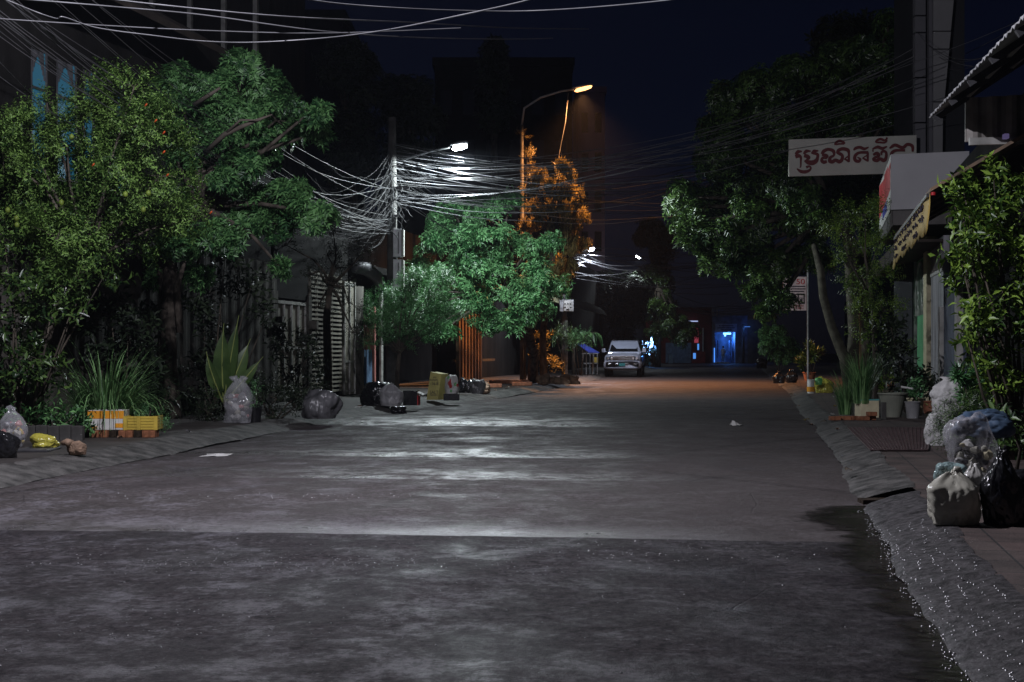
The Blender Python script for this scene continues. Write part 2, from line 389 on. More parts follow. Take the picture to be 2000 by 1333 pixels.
def road_material():
    m = bpy.data.materials.new('worn_road'); m.use_nodes = True; n = m.node_tree; L = n.links; b = n.nodes['Principled BSDF']
    tc = n.nodes.new('ShaderNodeTexCoord')
    def nz(scale, st=(1, 1, 1), det=6, rough=.55, off=(0, 0, 0), dist=0):
        mp = n.nodes.new('ShaderNodeMapping'); mp.inputs['Scale'].default_value = st; mp.inputs['Location'].default_value = off
        L.new(tc.outputs['Object'], mp.inputs[0]); t = n.nodes.new('ShaderNodeTexNoise'); t.inputs['Scale'].default_value = scale
        t.inputs['Detail'].default_value = det; t.inputs['Roughness'].default_value = rough; t.inputs['Distortion'].default_value = dist
        L.new(mp.outputs[0], t.inputs['Vector']); return t.outputs[0]
    def rng(s, a, b_, c=0., d=1.):
        r = n.nodes.new('ShaderNodeMapRange'); L.new(s, r.inputs[0]); r.inputs[1].default_value = a; r.inputs[2].default_value = b_
        r.inputs[3].default_value = c; r.inputs[4].default_value = d; return r.outputs[0]
    def mth(op, a, b_):
        r = n.nodes.new('ShaderNodeMath'); r.operation = op
        for i, s in enumerate((a, b_)):
            if isinstance(s, (int, float)): r.inputs[i].default_value = s
            else: L.new(s, r.inputs[i])
        return r.outputs[0]
    def mix(f, a, b_):
        r = n.nodes.new('ShaderNodeMix'); r.data_type = 'RGBA'
        if isinstance(f, float): r.inputs[0].default_value = f
        else: L.new(f, r.inputs[0])
        for i, s in ((6, a), (7, b_)):
            if isinstance(s, tuple): r.inputs[i].default_value = (*s, 1)
            else: L.new(s, r.inputs[i])
        return r.outputs[2]
    big = nz(.35, (1, .8, 1), 5, .6, (3, 1, 0)); mid = nz(1.3, (1, .7, 1), 8, .65, dist=.4); fine = nz(14, (1, 1, 1), 8, .7); grit = nz(55, (1, 1, 1), 4, .7)
    stre = nz(1.7, (1.1, 1.0, 1), 12, .8, (9, 4, 0), .25)
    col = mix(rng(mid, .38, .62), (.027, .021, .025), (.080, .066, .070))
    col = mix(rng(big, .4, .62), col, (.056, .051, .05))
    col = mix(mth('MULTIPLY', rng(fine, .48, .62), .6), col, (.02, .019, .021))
    sep = n.nodes.new('ShaderNodeSeparateXYZ'); L.new(tc.outputs['Object'], sep.inputs[0]); X, Y = sep.outputs[0], sep.outputs[1]
    # pale scuffs of dried cement
    sc1 = mth('MULTIPLY', rng(stre, .51, .60), rng(big, .36, .5))
    col = mix(mth('MULTIPLY', mth('MULTIPLY', sc1, rng(X, -1.5, 1.8, 1, .08)), .62), col, (.21, .20, .24))
    # cement wash on the far side of a pour joint, joints themselves
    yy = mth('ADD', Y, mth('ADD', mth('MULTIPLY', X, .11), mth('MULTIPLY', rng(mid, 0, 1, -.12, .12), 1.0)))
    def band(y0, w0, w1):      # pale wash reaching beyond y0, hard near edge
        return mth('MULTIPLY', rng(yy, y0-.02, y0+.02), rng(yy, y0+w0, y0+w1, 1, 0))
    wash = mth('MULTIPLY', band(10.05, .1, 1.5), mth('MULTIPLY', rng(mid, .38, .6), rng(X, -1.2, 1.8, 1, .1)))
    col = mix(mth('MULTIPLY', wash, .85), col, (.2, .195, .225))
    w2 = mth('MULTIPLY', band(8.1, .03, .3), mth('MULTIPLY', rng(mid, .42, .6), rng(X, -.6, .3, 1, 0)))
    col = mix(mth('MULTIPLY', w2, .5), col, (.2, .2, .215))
    w3 = mth('MULTIPLY', band(6.95, .02, .25), mth('MULTIPLY', rng(stre, .42, .6), rng(X, -.2, .6, 1, 0)))
    col = mix(mth('MULTIPLY', w3, .5), col, (.2, .2, .215))
    sp = n.nodes.new('ShaderNodeTexVoronoi'); sp.inputs['Scale'].default_value = 12; L.new(tc.outputs['Object'], sp.inputs['Vector'])
    spk = mth('MULTIPLY', rng(sp.outputs[0], .16, .24, 1, 0), rng(mid, .47, .56))
    col = mix(mth('MULTIPLY', spk, .55), col, (.24, .235, .25))
    sp2 = n.nodes.new('ShaderNodeTexVoronoi'); sp2.inputs['Scale'].default_value = 5; L.new(tc.outputs['Object'], sp2.inputs['Vector'])
    col = mix(mth('MULTIPLY', mth('MULTIPLY', rng(sp2.outputs[0], .1, .22, 1, 0), rng(fine, .45, .55)), .7), col, (.02, .019, .02))
    g1 = nz(16, (1.3, .8, 1), 6, .8); g2_ = nz(7, (1, 1, 1), 8, .75, (5, 5, 0))
    col = mix(mth('MULTIPLY', rng(g1, .49, .57), .85), col, (.010, .009, .011))
    col = mix(mth('MULTIPLY', rng(g1, .45, .36), .5), col, (.13, .12, .132))
    col = mix(mth('MULTIPLY', mth('MULTIPLY', rng(g2_, .53, .62), rng(mid, .42, .56)), .7), col, (.14, .13, .145))
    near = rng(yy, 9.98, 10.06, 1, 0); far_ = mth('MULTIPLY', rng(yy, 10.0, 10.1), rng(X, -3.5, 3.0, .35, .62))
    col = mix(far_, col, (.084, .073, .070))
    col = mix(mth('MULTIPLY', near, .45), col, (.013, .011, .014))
    # cracks
    vo = n.nodes.new('ShaderNodeTexVoronoi'); vo.feature = 'DISTANCE_TO_EDGE'; vo.inputs['Scale'].default_value = .45
    wp = n.nodes.new('ShaderNodeMapping'); L.new(tc.outputs['Object'], wp.inputs[0])
    vm = n.nodes.new('ShaderNodeVectorMath'); vm.operation = 'ADD'; L.new(wp.outputs[0], vm.inputs[0])
    nc = n.nodes.new('ShaderNodeTexNoise'); nc.inputs['Scale'].default_value = 2.2; nc.inputs['Detail'].default_value = 6
    L.new(nc.outputs[1], vm.inputs[1]); L.new(vm.outputs[0], vo.inputs['Vector'])
    crk = mth('MULTIPLY', rng(vo.outputs[0], .0, .005, 1, 0), rng(big, .45, .6))
    jt = mth('MULTIPLY', rng(mth('ABSOLUTE', mth('SUBTRACT', yy, 10.03), 0), .0, .022, 1, 0), 1.0)
    col = mix(mth('MAXIMUM', mth('MULTIPLY', crk, .35), mth('MULTIPLY', jt, .8)), col, (.018, .018, .02))
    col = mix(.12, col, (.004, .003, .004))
    L.new(col, b.inputs['Base Color'])
    ro = mth('ADD', rng(mid, .3, .62, .48, .82), mth('MULTIPLY', rng(stre, .5, .64), -.16))
    gl = mth('MULTIPLY', rng(X, -1.6, -.9), rng(X, .7, 1.3, 1, 0))
    g2 = mth('MAXIMUM', band(10.06, .25, .75), mth('MULTIPLY', mth('MAXIMUM', band(14.4, .3, 1.4), mth('MAXIMUM', band(17.6, .4, 1.8), band(24.5, .8, 4))), rng(stre, .42, .52)))
    ro = mth('SUBTRACT', ro, mth('MULTIPLY', mth('MULTIPLY', g2, .30), rng(X, 1.2, 1.9, 1, 0)))
    ro = mth('MAXIMUM', ro, .27)
    L.new(ro, b.inputs['Roughness']); glm = mth('MULTIPLY', g2, rng(X, 1.2, 1.9, 1, 0))
    L.new(mth('ADD', mth('ADD', .05, mth('MULTIPLY', rng(stre, .46, .6), .12)), mth('MULTIPLY', glm, .5)), b.inputs['Specular IOR Level'])
    h = mth('ADD', mth('MULTIPLY', fine, .5), mth('ADD', mth('MULTIPLY', grit, .5), mth('MULTIPLY', crk, -.25)))
    lw = nz(2.6, (.8, 1.8, 1), 10, .68, (0, 7, 0))
    b1 = n.nodes.new('ShaderNodeBump'); b1.inputs['Strength'].default_value = .9; b1.inputs['Distance'].default_value = .016; L.new(h, b1.inputs['Height'])
    b2 = n.nodes.new('ShaderNodeBump'); b2.inputs['Strength'].default_value = .38; b2.inputs['Distance'].default_value = .05; L.new(lw, b2.inputs['Height'])
    L.new(b2.outputs[0], b1.inputs['Normal']); L.new(b1.outputs[0], b.inputs['Normal']); return m
def tile_material(name, col, col2, tw, th, mortar, rough=.75, dots=False):
    m = bpy.data.materials.new(name); m.use_nodes = True; n = m.node_tree; L = n.links; b = n.nodes['Principled BSDF']
    tc = n.nodes.new('ShaderNodeTexCoord'); br = n.nodes.new('ShaderNodeTexBrick'); mp = n.nodes.new('ShaderNodeMapping')
    mp.inputs['Rotation'].default_value = (0, 0, math.radians(11)); L.new(tc.outputs['Object'], mp.inputs[0])
    L.new(mp.outputs[0], br.inputs['Vector']); br.offset = 0; br.inputs['Scale'].default_value = 1; br.inputs['Brick Width'].default_value = tw; br.inputs['Row Height'].default_value = th
    br.inputs['Mortar Size'].default_value = mortar; br.inputs['Color1'].default_value = (*col, 1); br.inputs['Color2'].default_value = (*col2, 1); br.inputs['Mortar'].default_value = (.02, .018, .017, 1)
    nz = n.nodes.new('ShaderNodeTexNoise'); nz.inputs['Scale'].default_value = 2.5; nz.inputs['Detail'].default_value = 8; L.new(tc.outputs['Object'], nz.inputs['Vector'])
    mx = n.nodes.new('ShaderNodeMix'); mx.data_type = 'RGBA'; mx.blend_type = 'MULTIPLY'; mx.inputs[0].default_value = .85
    rp = n.nodes.new('ShaderNodeValToRGB'); rp.color_ramp.elements[0].position = .35; rp.color_ramp.elements[1].position = .65
    rp.color_ramp.elements[0].color = (.35, .35, .35, 1); rp.color_ramp.elements[1].color = (1, 1, 1, 1)
    L.new(nz.outputs[0], rp.inputs[0]); L.new(br.outputs[0], mx.inputs[6]); L.new(rp.outputs[0], mx.inputs[7]); L.new(mx.outputs[2], b.inputs['Base Color'])
    b.inputs['Roughness'].default_value = rough
    bp = n.nodes.new('ShaderNodeBump'); bp.inputs['Strength'].default_value = .6; bp.inputs['Distance'].default_value = .01
    ad = n.nodes.new('ShaderNodeMath'); ad.operation = 'MULTIPLY_ADD'; L.new(br.outputs['Fac'], ad.inputs[0]); ad.inputs[1].default_value = -1
    n2 = n.nodes.new('ShaderNodeTexNoise'); n2.inputs['Scale'].default_value = 30; n2.inputs['Detail'].default_value = 5; L.new(tc.outputs['Object'], n2.inputs['Vector'])
    L.new(n2.outputs[0], ad.inputs[2]); L.new(ad.outputs[0], bp.inputs['Height']); L.new(bp.outputs[0], b.inputs['Normal']); return m
roadM = road_material()
paveM = tile_material('pavement_tiles', (.082, .056, .05), (.07, .052, .046), .42, .42, .008)
paveL = tile_material('pavement_slabs', (.052, .044, .04), (.045, .039, .035), .9, .6, .01)
kerbM = mat('kerb_concrete', (.04, .038, .036), .75, .3, .45, 5, .8, 30, col2=(.10, .095, .09))
kerbWet = mat('kerb_concrete_damp', (.035, .033, .034), .6, .15, .5, 16, .5, 30, col2=(.075, .07, .073))
groundM = mat('earth', (.05, .045, .04), .95, .2, .4, .5, .3, 5)
mb = MB(); mb.add([(-400, -200, -.06), (400, -200, -.06), (400, 900, -.06), (-400, 900, -.06)], [(0, 1, 2, 3)])
tag(mb.build('ground', groundM), kind='structure')
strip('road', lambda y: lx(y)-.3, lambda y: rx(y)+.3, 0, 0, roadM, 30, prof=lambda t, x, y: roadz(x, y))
def side_mesh(name, f0, f1, z, m): return strip(name, f0, f1, z, z, m, 6, prof=lambda t, x, y: z+.008*noise.noise(Vector((x, y*.5, 3))))
KR = .46; KL = .6
def kprof(side):
    def p(t, x, y):
        s = t if side > 0 else 1-t
        return .003+(SW+.004)*min(1, (s*1.12))**.75+.008*noise.noise(Vector((x*5, y*2.2, side)))-(0.02 if (y % 1.5) < .06 else 0)
    return p
side_mesh('pavement_right', lambda y: rx(y)+KR-.02, lambda y: itp(RE, y)+24, SW, paveM)
side_mesh('pavement_left', lambda y: itp(LE, y)-24, lambda y: lx(y)-KL+.02, SW, paveL)
ysn = [y for y in YS if y < 12.05]; ysf = [y for y in YS if y > 12.2]
YK = list(np.arange(-14, 12.05, .06)); YK2 = list(np.arange(12.3, 60, .12))+list(np.arange(60, 150, 2))
strip('kerb_near_right', rx, lambda y: rx(y)+KR, 0, SW, kerbWet, 12, ys=YK, prof=kprof(1))
strip('kerb_far_right', lambda y: rx(y)-.1*math.exp(-abs(y-13.2)), lambda y: rx(y)+KR, 0, SW, kerbM, 8, ys=YK2, prof=kprof(1))
strip('kerb_left', lambda y: lx(y)-KL, lx, SW, 0, kerbM, 8, ys=list(np.arange(-14, 60, .12))+list(np.arange(60, 150, 2)), prof=kprof(-1))
# drain slot in the kerb
mb = MB(); mb.box(rx(12.15)-.02, rx(12.15)+.9, 12.06, 12.26, -.02, .04); tag(mb.build('drain_slot', soil), kind='structure')
# damp gutter along the near right kerb
wetM = mat('wet_gutter', (.014, .012, .011), .22, .6, .4, 3, .3, 12, rvar=.1)
def soft_edge():
    n = wetM.node_tree; L = n.links; u = n.nodes.new('ShaderNodeUVMap'); se = n.nodes.new('ShaderNodeSeparateXYZ'); L.new(u.outputs[0], se.inputs[0])
    nz = n.nodes.new('ShaderNodeTexNoise'); nz.inputs['Scale'].default_value = 3; nz.inputs['Detail'].default_value = 9; nz.inputs['Roughness'].default_value = .7
    tc = n.nodes.new('ShaderNodeTexCoord'); L.new(tc.outputs['Object'], nz.inputs['Vector'])
    a = n.nodes.new('ShaderNodeMath'); a.operation = 'MULTIPLY_ADD'; L.new(nz.outputs[0], a.inputs[0]); a.inputs[1].default_value = .9; L.new(se.outputs[0], a.inputs[2])
    r = n.nodes.new('ShaderNodeMapRange'); r.inputs[1].default_value = .62; r.inputs[2].default_value = .82; L.new(a.outputs[0], r.inputs[0]); L.new(r.outputs[0], n.nodes['Principled BSDF'].inputs['Alpha'])
soft_edge()
def puddle_w(y): return max(.0, .18+.16*noise.noise(Vector((y*1.7, 3, 0)))+.10*noise.noise(Vector((y*6, 9, 0)))+(.35*math.exp(-((y-11.2)/.55)**2))+.14*math.exp(-((y-9.3)/.8)**2))
strip('gutter_water', lambda y: rx(y)-puddle_w(y)-.24, lambda y: rx(y)+.01, 0, 0, wetM, 6, ys=list(np.arange(3, 11.95, .04)), prof=lambda t, x, y: roadz(x, y)+.006)
# beads of water: uncountable
def beads(name, pts, rmin, rmax, m, label):
    V = []; Fc = []; rs = random.Random(len(pts))
    for x, y, z in pts:
        r = rs.uniform(rmin, rmax); k = len(V); V.append((x, y, z+r*.8))
        for j, (q, zz) in enumerate(((.6, .6), (1, .05))):
            for i in range(6): a = i*math.pi/3; V.append((x+math.cos(a)*r*q, y+math.sin(a)*r*q, z+zz*r))
        Fc += [(k, k+1+i, k+1+(i+1) % 6, k) for i in range(6)]
        Fc += [(k+1+i, k+7+i, k+7+(i+1) % 6, k+1+(i+1) % 6) for i in range(6)]
    me = bpy.data.meshes.new(name); me.from_pydata(V, [], [tuple(dict.fromkeys(f)) for f in Fc]); o = link(name, me, m, smooth=True)
    return tag(o, label, 'water drops', kind='stuff')
dropM = mat('water_bead', (.16, .16, .17), .25, 1.0, .1, coat=.8)
pts = []
for _ in range(330):
    row = R.randint(0, 4); y = R.uniform(5, 10.2); t = .12+.17*row+R.uniform(-.02, .02)+.03*math.sin(y*6+row)
    x = rx(y)+KR*t; pts.append((x, y, kprof(1)(t, x, y)-.001))
for _ in range(300):
    y = R.uniform(5, 11.6); x = rx(y)+R.gauss(0, .03); pts.append((x, y, .012))
beads('water_drops', pts, .004, .008, dropM, 'glinting water drops over the damp sloping kerb')
pts = []
for cx, cy, sx, sy, n in ((-1.5, 8.75, .7, .12, 170), (-1.3, 12.8, 1.2, .2, 120), (-.2, 9.1, 1.4, .35, 220), (-2, 6.6, 1.0, .5, 160), (-1.5, 7.2, 1.2, .7, 110), (.5, 9.4, 1.5, .4, 60)):
    for _ in range(n):
        x = R.gauss(cx, sx); y = R.gauss(cy, sy); pts.append((x, y, roadz(x, y)-.001))
beads('road_drops', pts, .003, .009, dropM, 'scattered glinting wet grit on the road surface')

# ------------------------------------------------------------------ street lamps (they light the place)
def lamp(name, pole_px, arm_from, head_px, Y, col, power, label, group, pole_top=None, pole_r=.06, build_pole=False, headL=.5, curve=False, estr=40, world=None, pole_xy=None, rad=.1, spot=160, blend=.35):
    if world: h = Vector(world); a = Vector(arm_from)
    else: h = P(*head_px, Y); a = P(*arm_from, Y)
    base = a if not build_pole else Vector((pole_xy[0], pole_xy[1], SW))
    t = thing(name, base, label, 'street lamp', group)
    d = (h-a); d.normalize(); mb = MB()
    if build_pole: mb.tube([base, base+Vector((0, 0, 1)), (a.x, a.y, a.z)], [pole_r*1.5, pole_r*1.3, pole_r], 10)
    if build_pole: mb.build('pole', concrete, t, smooth=True); mb = MB()
    if curve:
        mb.tube([a, a+Vector((.1, 0, (h.z-a.z)*.45)), a.lerp(h, .35)+Vector((-.1, 0, (h.z-a.z)*.38)), a.lerp(h, .65)+Vector((0, 0, (h.z-a.z)*.25)), h-Vector((.35, 0, .08))], .04, 8)
        d = Vector((1, 0, .3)).normalized()
    else: mb.tube([a, a.lerp(h, .5)+Vector((0, 0, .03)), h-d*headL*.5], [.03, .027, .025], 8)
    mb.build('arm', greymetal, t, smooth=True)
    hb = MB(); q = h-d*headL*.5; hb.tube([q, q+d*headL*.15, q+d*headL*.5, q+d*headL*.9, q+d*headL], [.03, .07, .10, .085, .02], 10)
    for i, v in enumerate(hb.v): hb.v[i] = (v[0], v[1], h.z+(v[2]-h.z)*.6+.05)
    hb.build('lamp_head', greymetal, t, smooth=True)
    gl = MB(); q = h-d*headL*.38; gl.tube([q, q+d*headL*.1, q+d*headL*.5, q+d*headL*.75, q+d*headL*.82], [.01, .07, .09, .07, .01], 10)
    for i, v in enumerate(gl.v): gl.v[i] = (v[0], v[1], v[2]-.06)
    gl.build('lamp_glass', emis(name+'_glow'+str(int(Y)), col, estr), t, smooth=True)
    ld = bpy.data.lights.new('lamp_light', 'SPOT' if spot else 'POINT'); ld.energy = power
    if spot: ld.spot_size = math.radians(spot); ld.spot_blend = blend
    if True: pass
    ld.energy = power; ld.color = col; ld.shadow_soft_size = rad
    lo = bpy.data.objects.new('lamp_light', ld); C.objects.link(lo); lo.parent = t
    lo.location = h-t.location-Vector((0, 0, .24)); return t
GRP = 'street lamps along the road'
PX1, PY1 = P(766, 700, 41).x, 41.0
lamp('street_lamp', None, (-6.3, 11.8, 7.1), None, 11.8, (.91, .89, 1.0), 3500, 'street lamp leaning out over the near left edge of the road', GRP, world=(-2.6, 12.2, 7.8), build_pole=True, pole_xy=(-6.3, 11.8), pole_r=.1, rad=.06, spot=0)
lamp('street_lamp', None, (785, 313), (897, 284), 41, (.85, .96, 1.0), 3000, 'white lit street lamp on the arm of the cable covered pole', GRP, spot=173, blend=.08, headL=.55, estr=60, rad=.12)
lamp('street_lamp', None, (1019, 245), (1138, 171), 57, (1.0, .42, .14), 19000, 'orange lit street lamp on a tall curved arm', GRP, build_pole=True, pole_xy=(P(1020, 0, 57).x, 57.0), pole_r=.07, headL=.9, curve=True, estr=4.5, rad=.15, spot=122, blend=1.0)
lamp('street_lamp', None, (1127, 497), (1155, 485), 68, (.8, .86, 1.0), 1700, 'small white street lamp directly above the parked car', GRP, headL=.36, estr=60)
lamp('street_lamp', None, (1262, 512), (1246, 501), 112, (.85, .93, 1.0), 700, 'small white street lamp right of the one above the parked car', GRP, headL=.5, estr=50)
lamp('street_lamp', None, (1292, 568), (1283, 564), 150, (.8, .9, 1.0), 200, 'tiny farthest street lamp shining through tree leaves', GRP, headL=.5, estr=40)

# ------------------------------------------------------------------ buildings on the left (facade line X = -11 + .17 Y)
def LW(y, off=0.0): return (-11+.17*y-off, y)
def LWpx(px): return 30558/(1472-px)          # depth of the left facade seen in column px
def zpx(py, Y): return HC-(py-HZ)*Y/F
cyan = emis('cyan_room', (.06, .36, .6), .2)
b = thing('town_house', (*LW(22), SW), 'dark house with cyan lit arched windows behind the left trees', 'house')
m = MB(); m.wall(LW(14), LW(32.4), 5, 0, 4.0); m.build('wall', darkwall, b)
m = MB()
wins = [(60, 92, 100, 300), (110, 149, 112, 300), (162, 183, 112, 300), (227, 240, 112, 300)]
ys_ = [LWpx(14 if False else -90)]
edges = [14.0]
for a, c, t_, b_ in wins: edges += [LWpx(a), LWpx(c)]
edges.append(32.4)
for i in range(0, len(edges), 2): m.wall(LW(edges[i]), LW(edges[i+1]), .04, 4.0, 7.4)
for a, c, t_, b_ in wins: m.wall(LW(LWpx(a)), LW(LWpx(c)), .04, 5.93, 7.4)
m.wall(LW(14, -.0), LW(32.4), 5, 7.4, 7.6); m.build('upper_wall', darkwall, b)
for i, (a, c, t_, b_) in enumerate(wins):
    ya, yc = LWpx(a), LWpx(c); m = MB(); wd = yc-ya
    for q in (ya, yc-.03): m.wall(LW(q, -.01), LW(q+.03, -.01), .03, 4.05, 5.93)
    m.wall(LW(ya, -.02), LW(yc, -.02), .1, 4.0, 4.06)
    m.wall(LW(ya+.06, -.01), LW(yc-.06, -.01), .03, 5.32, 5.36)
    for k in range(6):     # scrollwork of the arch
        t = k/5; m.bar((*LW(ya+wd*(.1+.4*t), .02), 5.5+.4*t), (*LW(ya+wd*(.1+.4*t)+.05, .02), 5.93), .02)
        m.bar((*LW(yc-wd*(.1+.4*t), .02), 5.5+.4*t), (*LW(yc-wd*(.1+.4*t)-.05, .02), 5.93), .02)
    f = m.build('window', darkmetal, b)
    m = MB(); m.wall(LW(ya, .03), LW(yc, .03), .02, 4.05, 5.93); m.build('pane', cyan, f)
m = MB()
m.add([(*LW(15, -1.2), 6.5), (*LW(27, -1.0), 6.9), (*LW(27, 2), 8.6), (*LW(15, 2), 8.4), (*LW(15, -1.2), 6.62), (*LW(27, -1.0), 7.02), (*LW(27, 2), 8.72), (*LW(15, 2), 8.52)], [(3, 2, 1, 0), (4, 5, 6, 7), (0, 1, 5, 4), (1, 2, 6, 5), (2, 3, 7, 6), (3, 0, 4, 7)])
m.build('roof', browntin, b)
# corrugated wall in front of the house
def corrug(mb, a, bb, z0, z1, pitch=.2, dep=.03, z1b=None):
    a = Vector((a[0], a[1])); bb = Vector((bb[0], bb[1])); d = bb-a; L_ = d.length; d.normalize(); n = Vector((-d.y, d.x)); N = int(L_/pitch)*4
    V = []; z1b = z1 if z1b is None else z1b
    for i in range(N+1):
        q = (0, dep, dep, 0)[i % 4]; p = a+d*(L_*i/N)+n*-q; V += [(p.x, p.y, z0), (p.x, p.y, z1+(z1b-z1)*i/N)]
    mb.add(V, [(2*i, 2*i+2, 2*i+3, 2*i+1) for i in range(N)])
m = MB(); corrug(m, LW(19, -.1), LW(32.5, -.1), SW, 3.3, .5, .02); m.wall(LW(19, .0), LW(32.5, .0), .03, SW, 3.35)
tag(m.build('panel_fence', oldwall), 'tall drab panelled wall behind the banana plant', 'wall')
# gate house
b = thing('gate_house', (*LW(36), SW), 'low dark house with a pale framed metal gate and slatted wall', 'house')
m = MB(); m.wall(LW(32.6, .25), LW(39.4, .25), 5, 0, 4.4); m.wall(LW(32.6), LW(35.05), .2, 2.55, 4.3); m.build('wall', darkwall, b)
m = MB(); m.wall(LW(32.4, -.05), LW(32.75, -.05), .3, 0, 2.7); m.box(LW(32.5)[0]-.1, LW(32.5)[0]+.25, 32.35, 32.7, 1.95, 2.1); m.build('gate_post', oldwall, b)
m = MB(); m.wall(LW(35.0, -.05), LW(35.25, -.05), .3, 0, 2.7); m.box(LW(35)[0]-.1, LW(35)[0]+.25, 34.98, 35.3, 1.85, 2.05); m.build('gate_post', oldwall, b)
g = m = MB(); m.wall(LW(32.8, .05), LW(34.98, .05), .05, .14, 2.5); g = m.build('gate', beige, b)
m = MB(); Yg = np.linspace(32.82, 34.96, 5)
for q in Yg: m.wall(LW(q-.03, .0), LW(q+.03, .0), .04, .14, 2.5)
for z in (.2, 1.35, 2.42): m.wall(LW(32.8, -.01), LW(34.98, -.01), .04, z, z+.07)
m.build('gate_frame', whiteD, g)
m = MB(); z = .25
while z < 3.3: m.wall(LW(35.35, -.0), LW(38.0, -.0), .05, z, z+.055); z += .115
for q in (35.35, 35.9, 36.5, 37.2, 37.95): m.wall(LW(q, .02), LW(q+.05, .02), .05, .12, 3.35)
m.build('slatted_wall', beige, b)
m = MB(); m.wall(LW(38.05, -.02), LW(39.1, -.02), .05, .14, 3.2); g = m.build('narrow_gate', beige, b)
m = MB()
for q in (38.05, 38.55, 39.05): m.wall(LW(q, -.06), LW(q+.05, -.06), .04, .14, 3.2)
for z in (.2, 1.0, 3.1): m.wall(LW(38.1, -.05), LW(39.05, -.05), .03, z, z+.06)
m.build('gate_frame', whiteD, g)
m = MB(); c = LW(39.2); m.tube([(c[0]-.2, 39.45, SW), (c[0]-.2, 39.45, 3.1)], .42, 20); m.build('rounded_wall_end', oldwall, b, smooth=True)
m = MB()
for k in range(9):
    a0 = math.pi*.15*k/9*5; 
m.tube([P(690, 522, 40), P(715, 525, 40.5), P(735, 540, 41), P(742, 562, 41.5)], [.16, .2, .18, .1], 10); m.build('curved_canopy', darkmetal, b, smooth=True)
# pink metal panel and porch
b = thing('porch_house', (*LW(46), SW), 'dark recessed porch beside a faded pink metal panel', 'house')
m = MB(); m.wall(LW(40, 2.6), LW(61, 2.6), 4, 0, 6.0); m.wall(LW(40, .1), LW(61, .1), 2.4, 3.6, 3.8); m.build('wall', darkwall, b)
m = MB(); corrug(m, LW(40.4), LW(41.4), .15, 2.6, .35, .03); m.wall(LW(40.4, .05), LW(41.4, .05), .03, .15, 2.6); m.build('pink_panel', pink, b)
m = MB(); corrug(m, LW(40.2, -.06), LW(40.75, -.06), .15, 1.35, .16, .03); m.wall(LW(40.2, -.0), LW(40.75, -.0), .02, .15, 1.35); m.build('blue_sheet', blueM, b)
m = MB(); m.tube([(*LW(41.6, -.1), .1), (*LW(41.6, -.1), 3.0)], .06, 8); m.tube([(*LW(44, .3), .1), (*LW(44, .3), 3.5)], .035, 8)
m.build('drain_pipe', whiteD, b)
m = MB()
for z in (.9, 1.6, 2.2): m.bar((*LW(43.9, .3), z), (*LW(45.5, .5), z), .05)
m.build('shelf', whiteD, b)
# timber slat fence lit by the orange lamp
b = thing('timber_fence', (*LW(54.5, -.1), SW), 'tall orange brown slat fence behind the rubbish heap', 'fence', rz=0)
for i, q in enumerate(np.linspace(52.6, 56.8, 8)):
    m = MB(); m.wall(LW(q, -.1), LW(q+.28, -.1), .12, .05, 3.2+.12*math.sin(i*2)); m.build('slat', rustM, b, bevel=.01)
m = MB(); m.wall(LW(52.5, .1), LW(61, .1), .06, .9, 1.0); m.wall(LW(52.5, .1), LW(61, .1), .06, 2.5, 2.6); m.build('rail', barkD, b)
# buildings further down the left side
b = thing('awning_house', (*LW(82, 1), SW), 'dark house with a striped rounded awning above the parked car', 'house')
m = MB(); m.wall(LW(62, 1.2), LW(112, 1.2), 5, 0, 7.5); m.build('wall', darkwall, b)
m = MB(); V = []
for i in range(13):
    y = 70+i*2.2
    for k in range(6):
        a = k/5*1.35; X = LW(y, 1.2)[0]+.2+2.1*math.sin(a); V.append((X, y, 3.5+1.15*math.cos(a)+(.03 if i % 2 else 0)))
m.add(V, [(i*6+k, i*6+k+1, i*6+k+7, i*6+k+6) for i in range(12) for k in range(5)])
aw = m.build('awning', mat('awning_cloth', (.38, .38, .22), .7, .3, .2, 3), b); sm = aw.modifiers.new('thick', 'SOLIDIFY'); sm.thickness = .04
b = tag(MB().wall(LW(113, 1), LW(160, 1), 5, 0, 6.5).build('row_house', darkwall), 'unlit low building beyond the awning house', 'house')
# tall blocks against the sky
def block(name, label, x0, x1, Y, dep, H, m_, cols=0, floors=0, winm=None, cat='building', sidewin=False):
    t = thing(name, ((x0+x1)/2, Y, 0), label, cat); MB().box(x0, x1, Y, Y+dep, 0, H).build('wall', m_, t)
    mb = MB(); mb.box(x0-.15, x1+.15, Y-.15, Y+dep, H, H+.5); mb.build('parapet', m_, t)
    for f_ in range(floors):
        mb = MB(); z0 = H-3.2*(f_+1)
        for c_ in range(cols):
            w_ = (x1-x0)/cols; a = x0+w_*(c_+.25); mb.box(a, a+w_*.5, Y-.03, Y+.1, z0, z0+1.6)
        mb.build('window_row', winm, t)
    return t
dwin = mat('dark_window', (.008, .008, .01), .15, .6)
tallM = mat('render_mauve', (.3, .2, .27), .9, .2, .2, .3)
block('apartment_block', 'tall narrow mauve block with dark window columns behind the orange lamp', 5.35, 7.5, 115, 10, 22.2, tallM, 2, 5, dwin)
block('apartment_block', 'wide flat roofed block silhouetted left of the orange lamp', -5.0, 3.9, 92, 12, 19.8, mat('render_black', (.012, .01, .01), .95, .05), 6, 5, dwin)
t = block('apartment_block', 'tall block with pale vertical ribs above the left trees', -13.5, -8.0, 47, 8, 16, darkwall)
for px in (298, 372, 438, 500):
    q = P(px, 50, 46.9); MB().box(q.x-.07, q.x+.07, 46.7, 46.98, 0, 16).build('rib', whiteD, t)
block('apartment_block', 'dark block far behind the cable pole', -17, -9.5, 80, 12, 20, mat('render_black2', (.01, .011, .014), .95, .05))
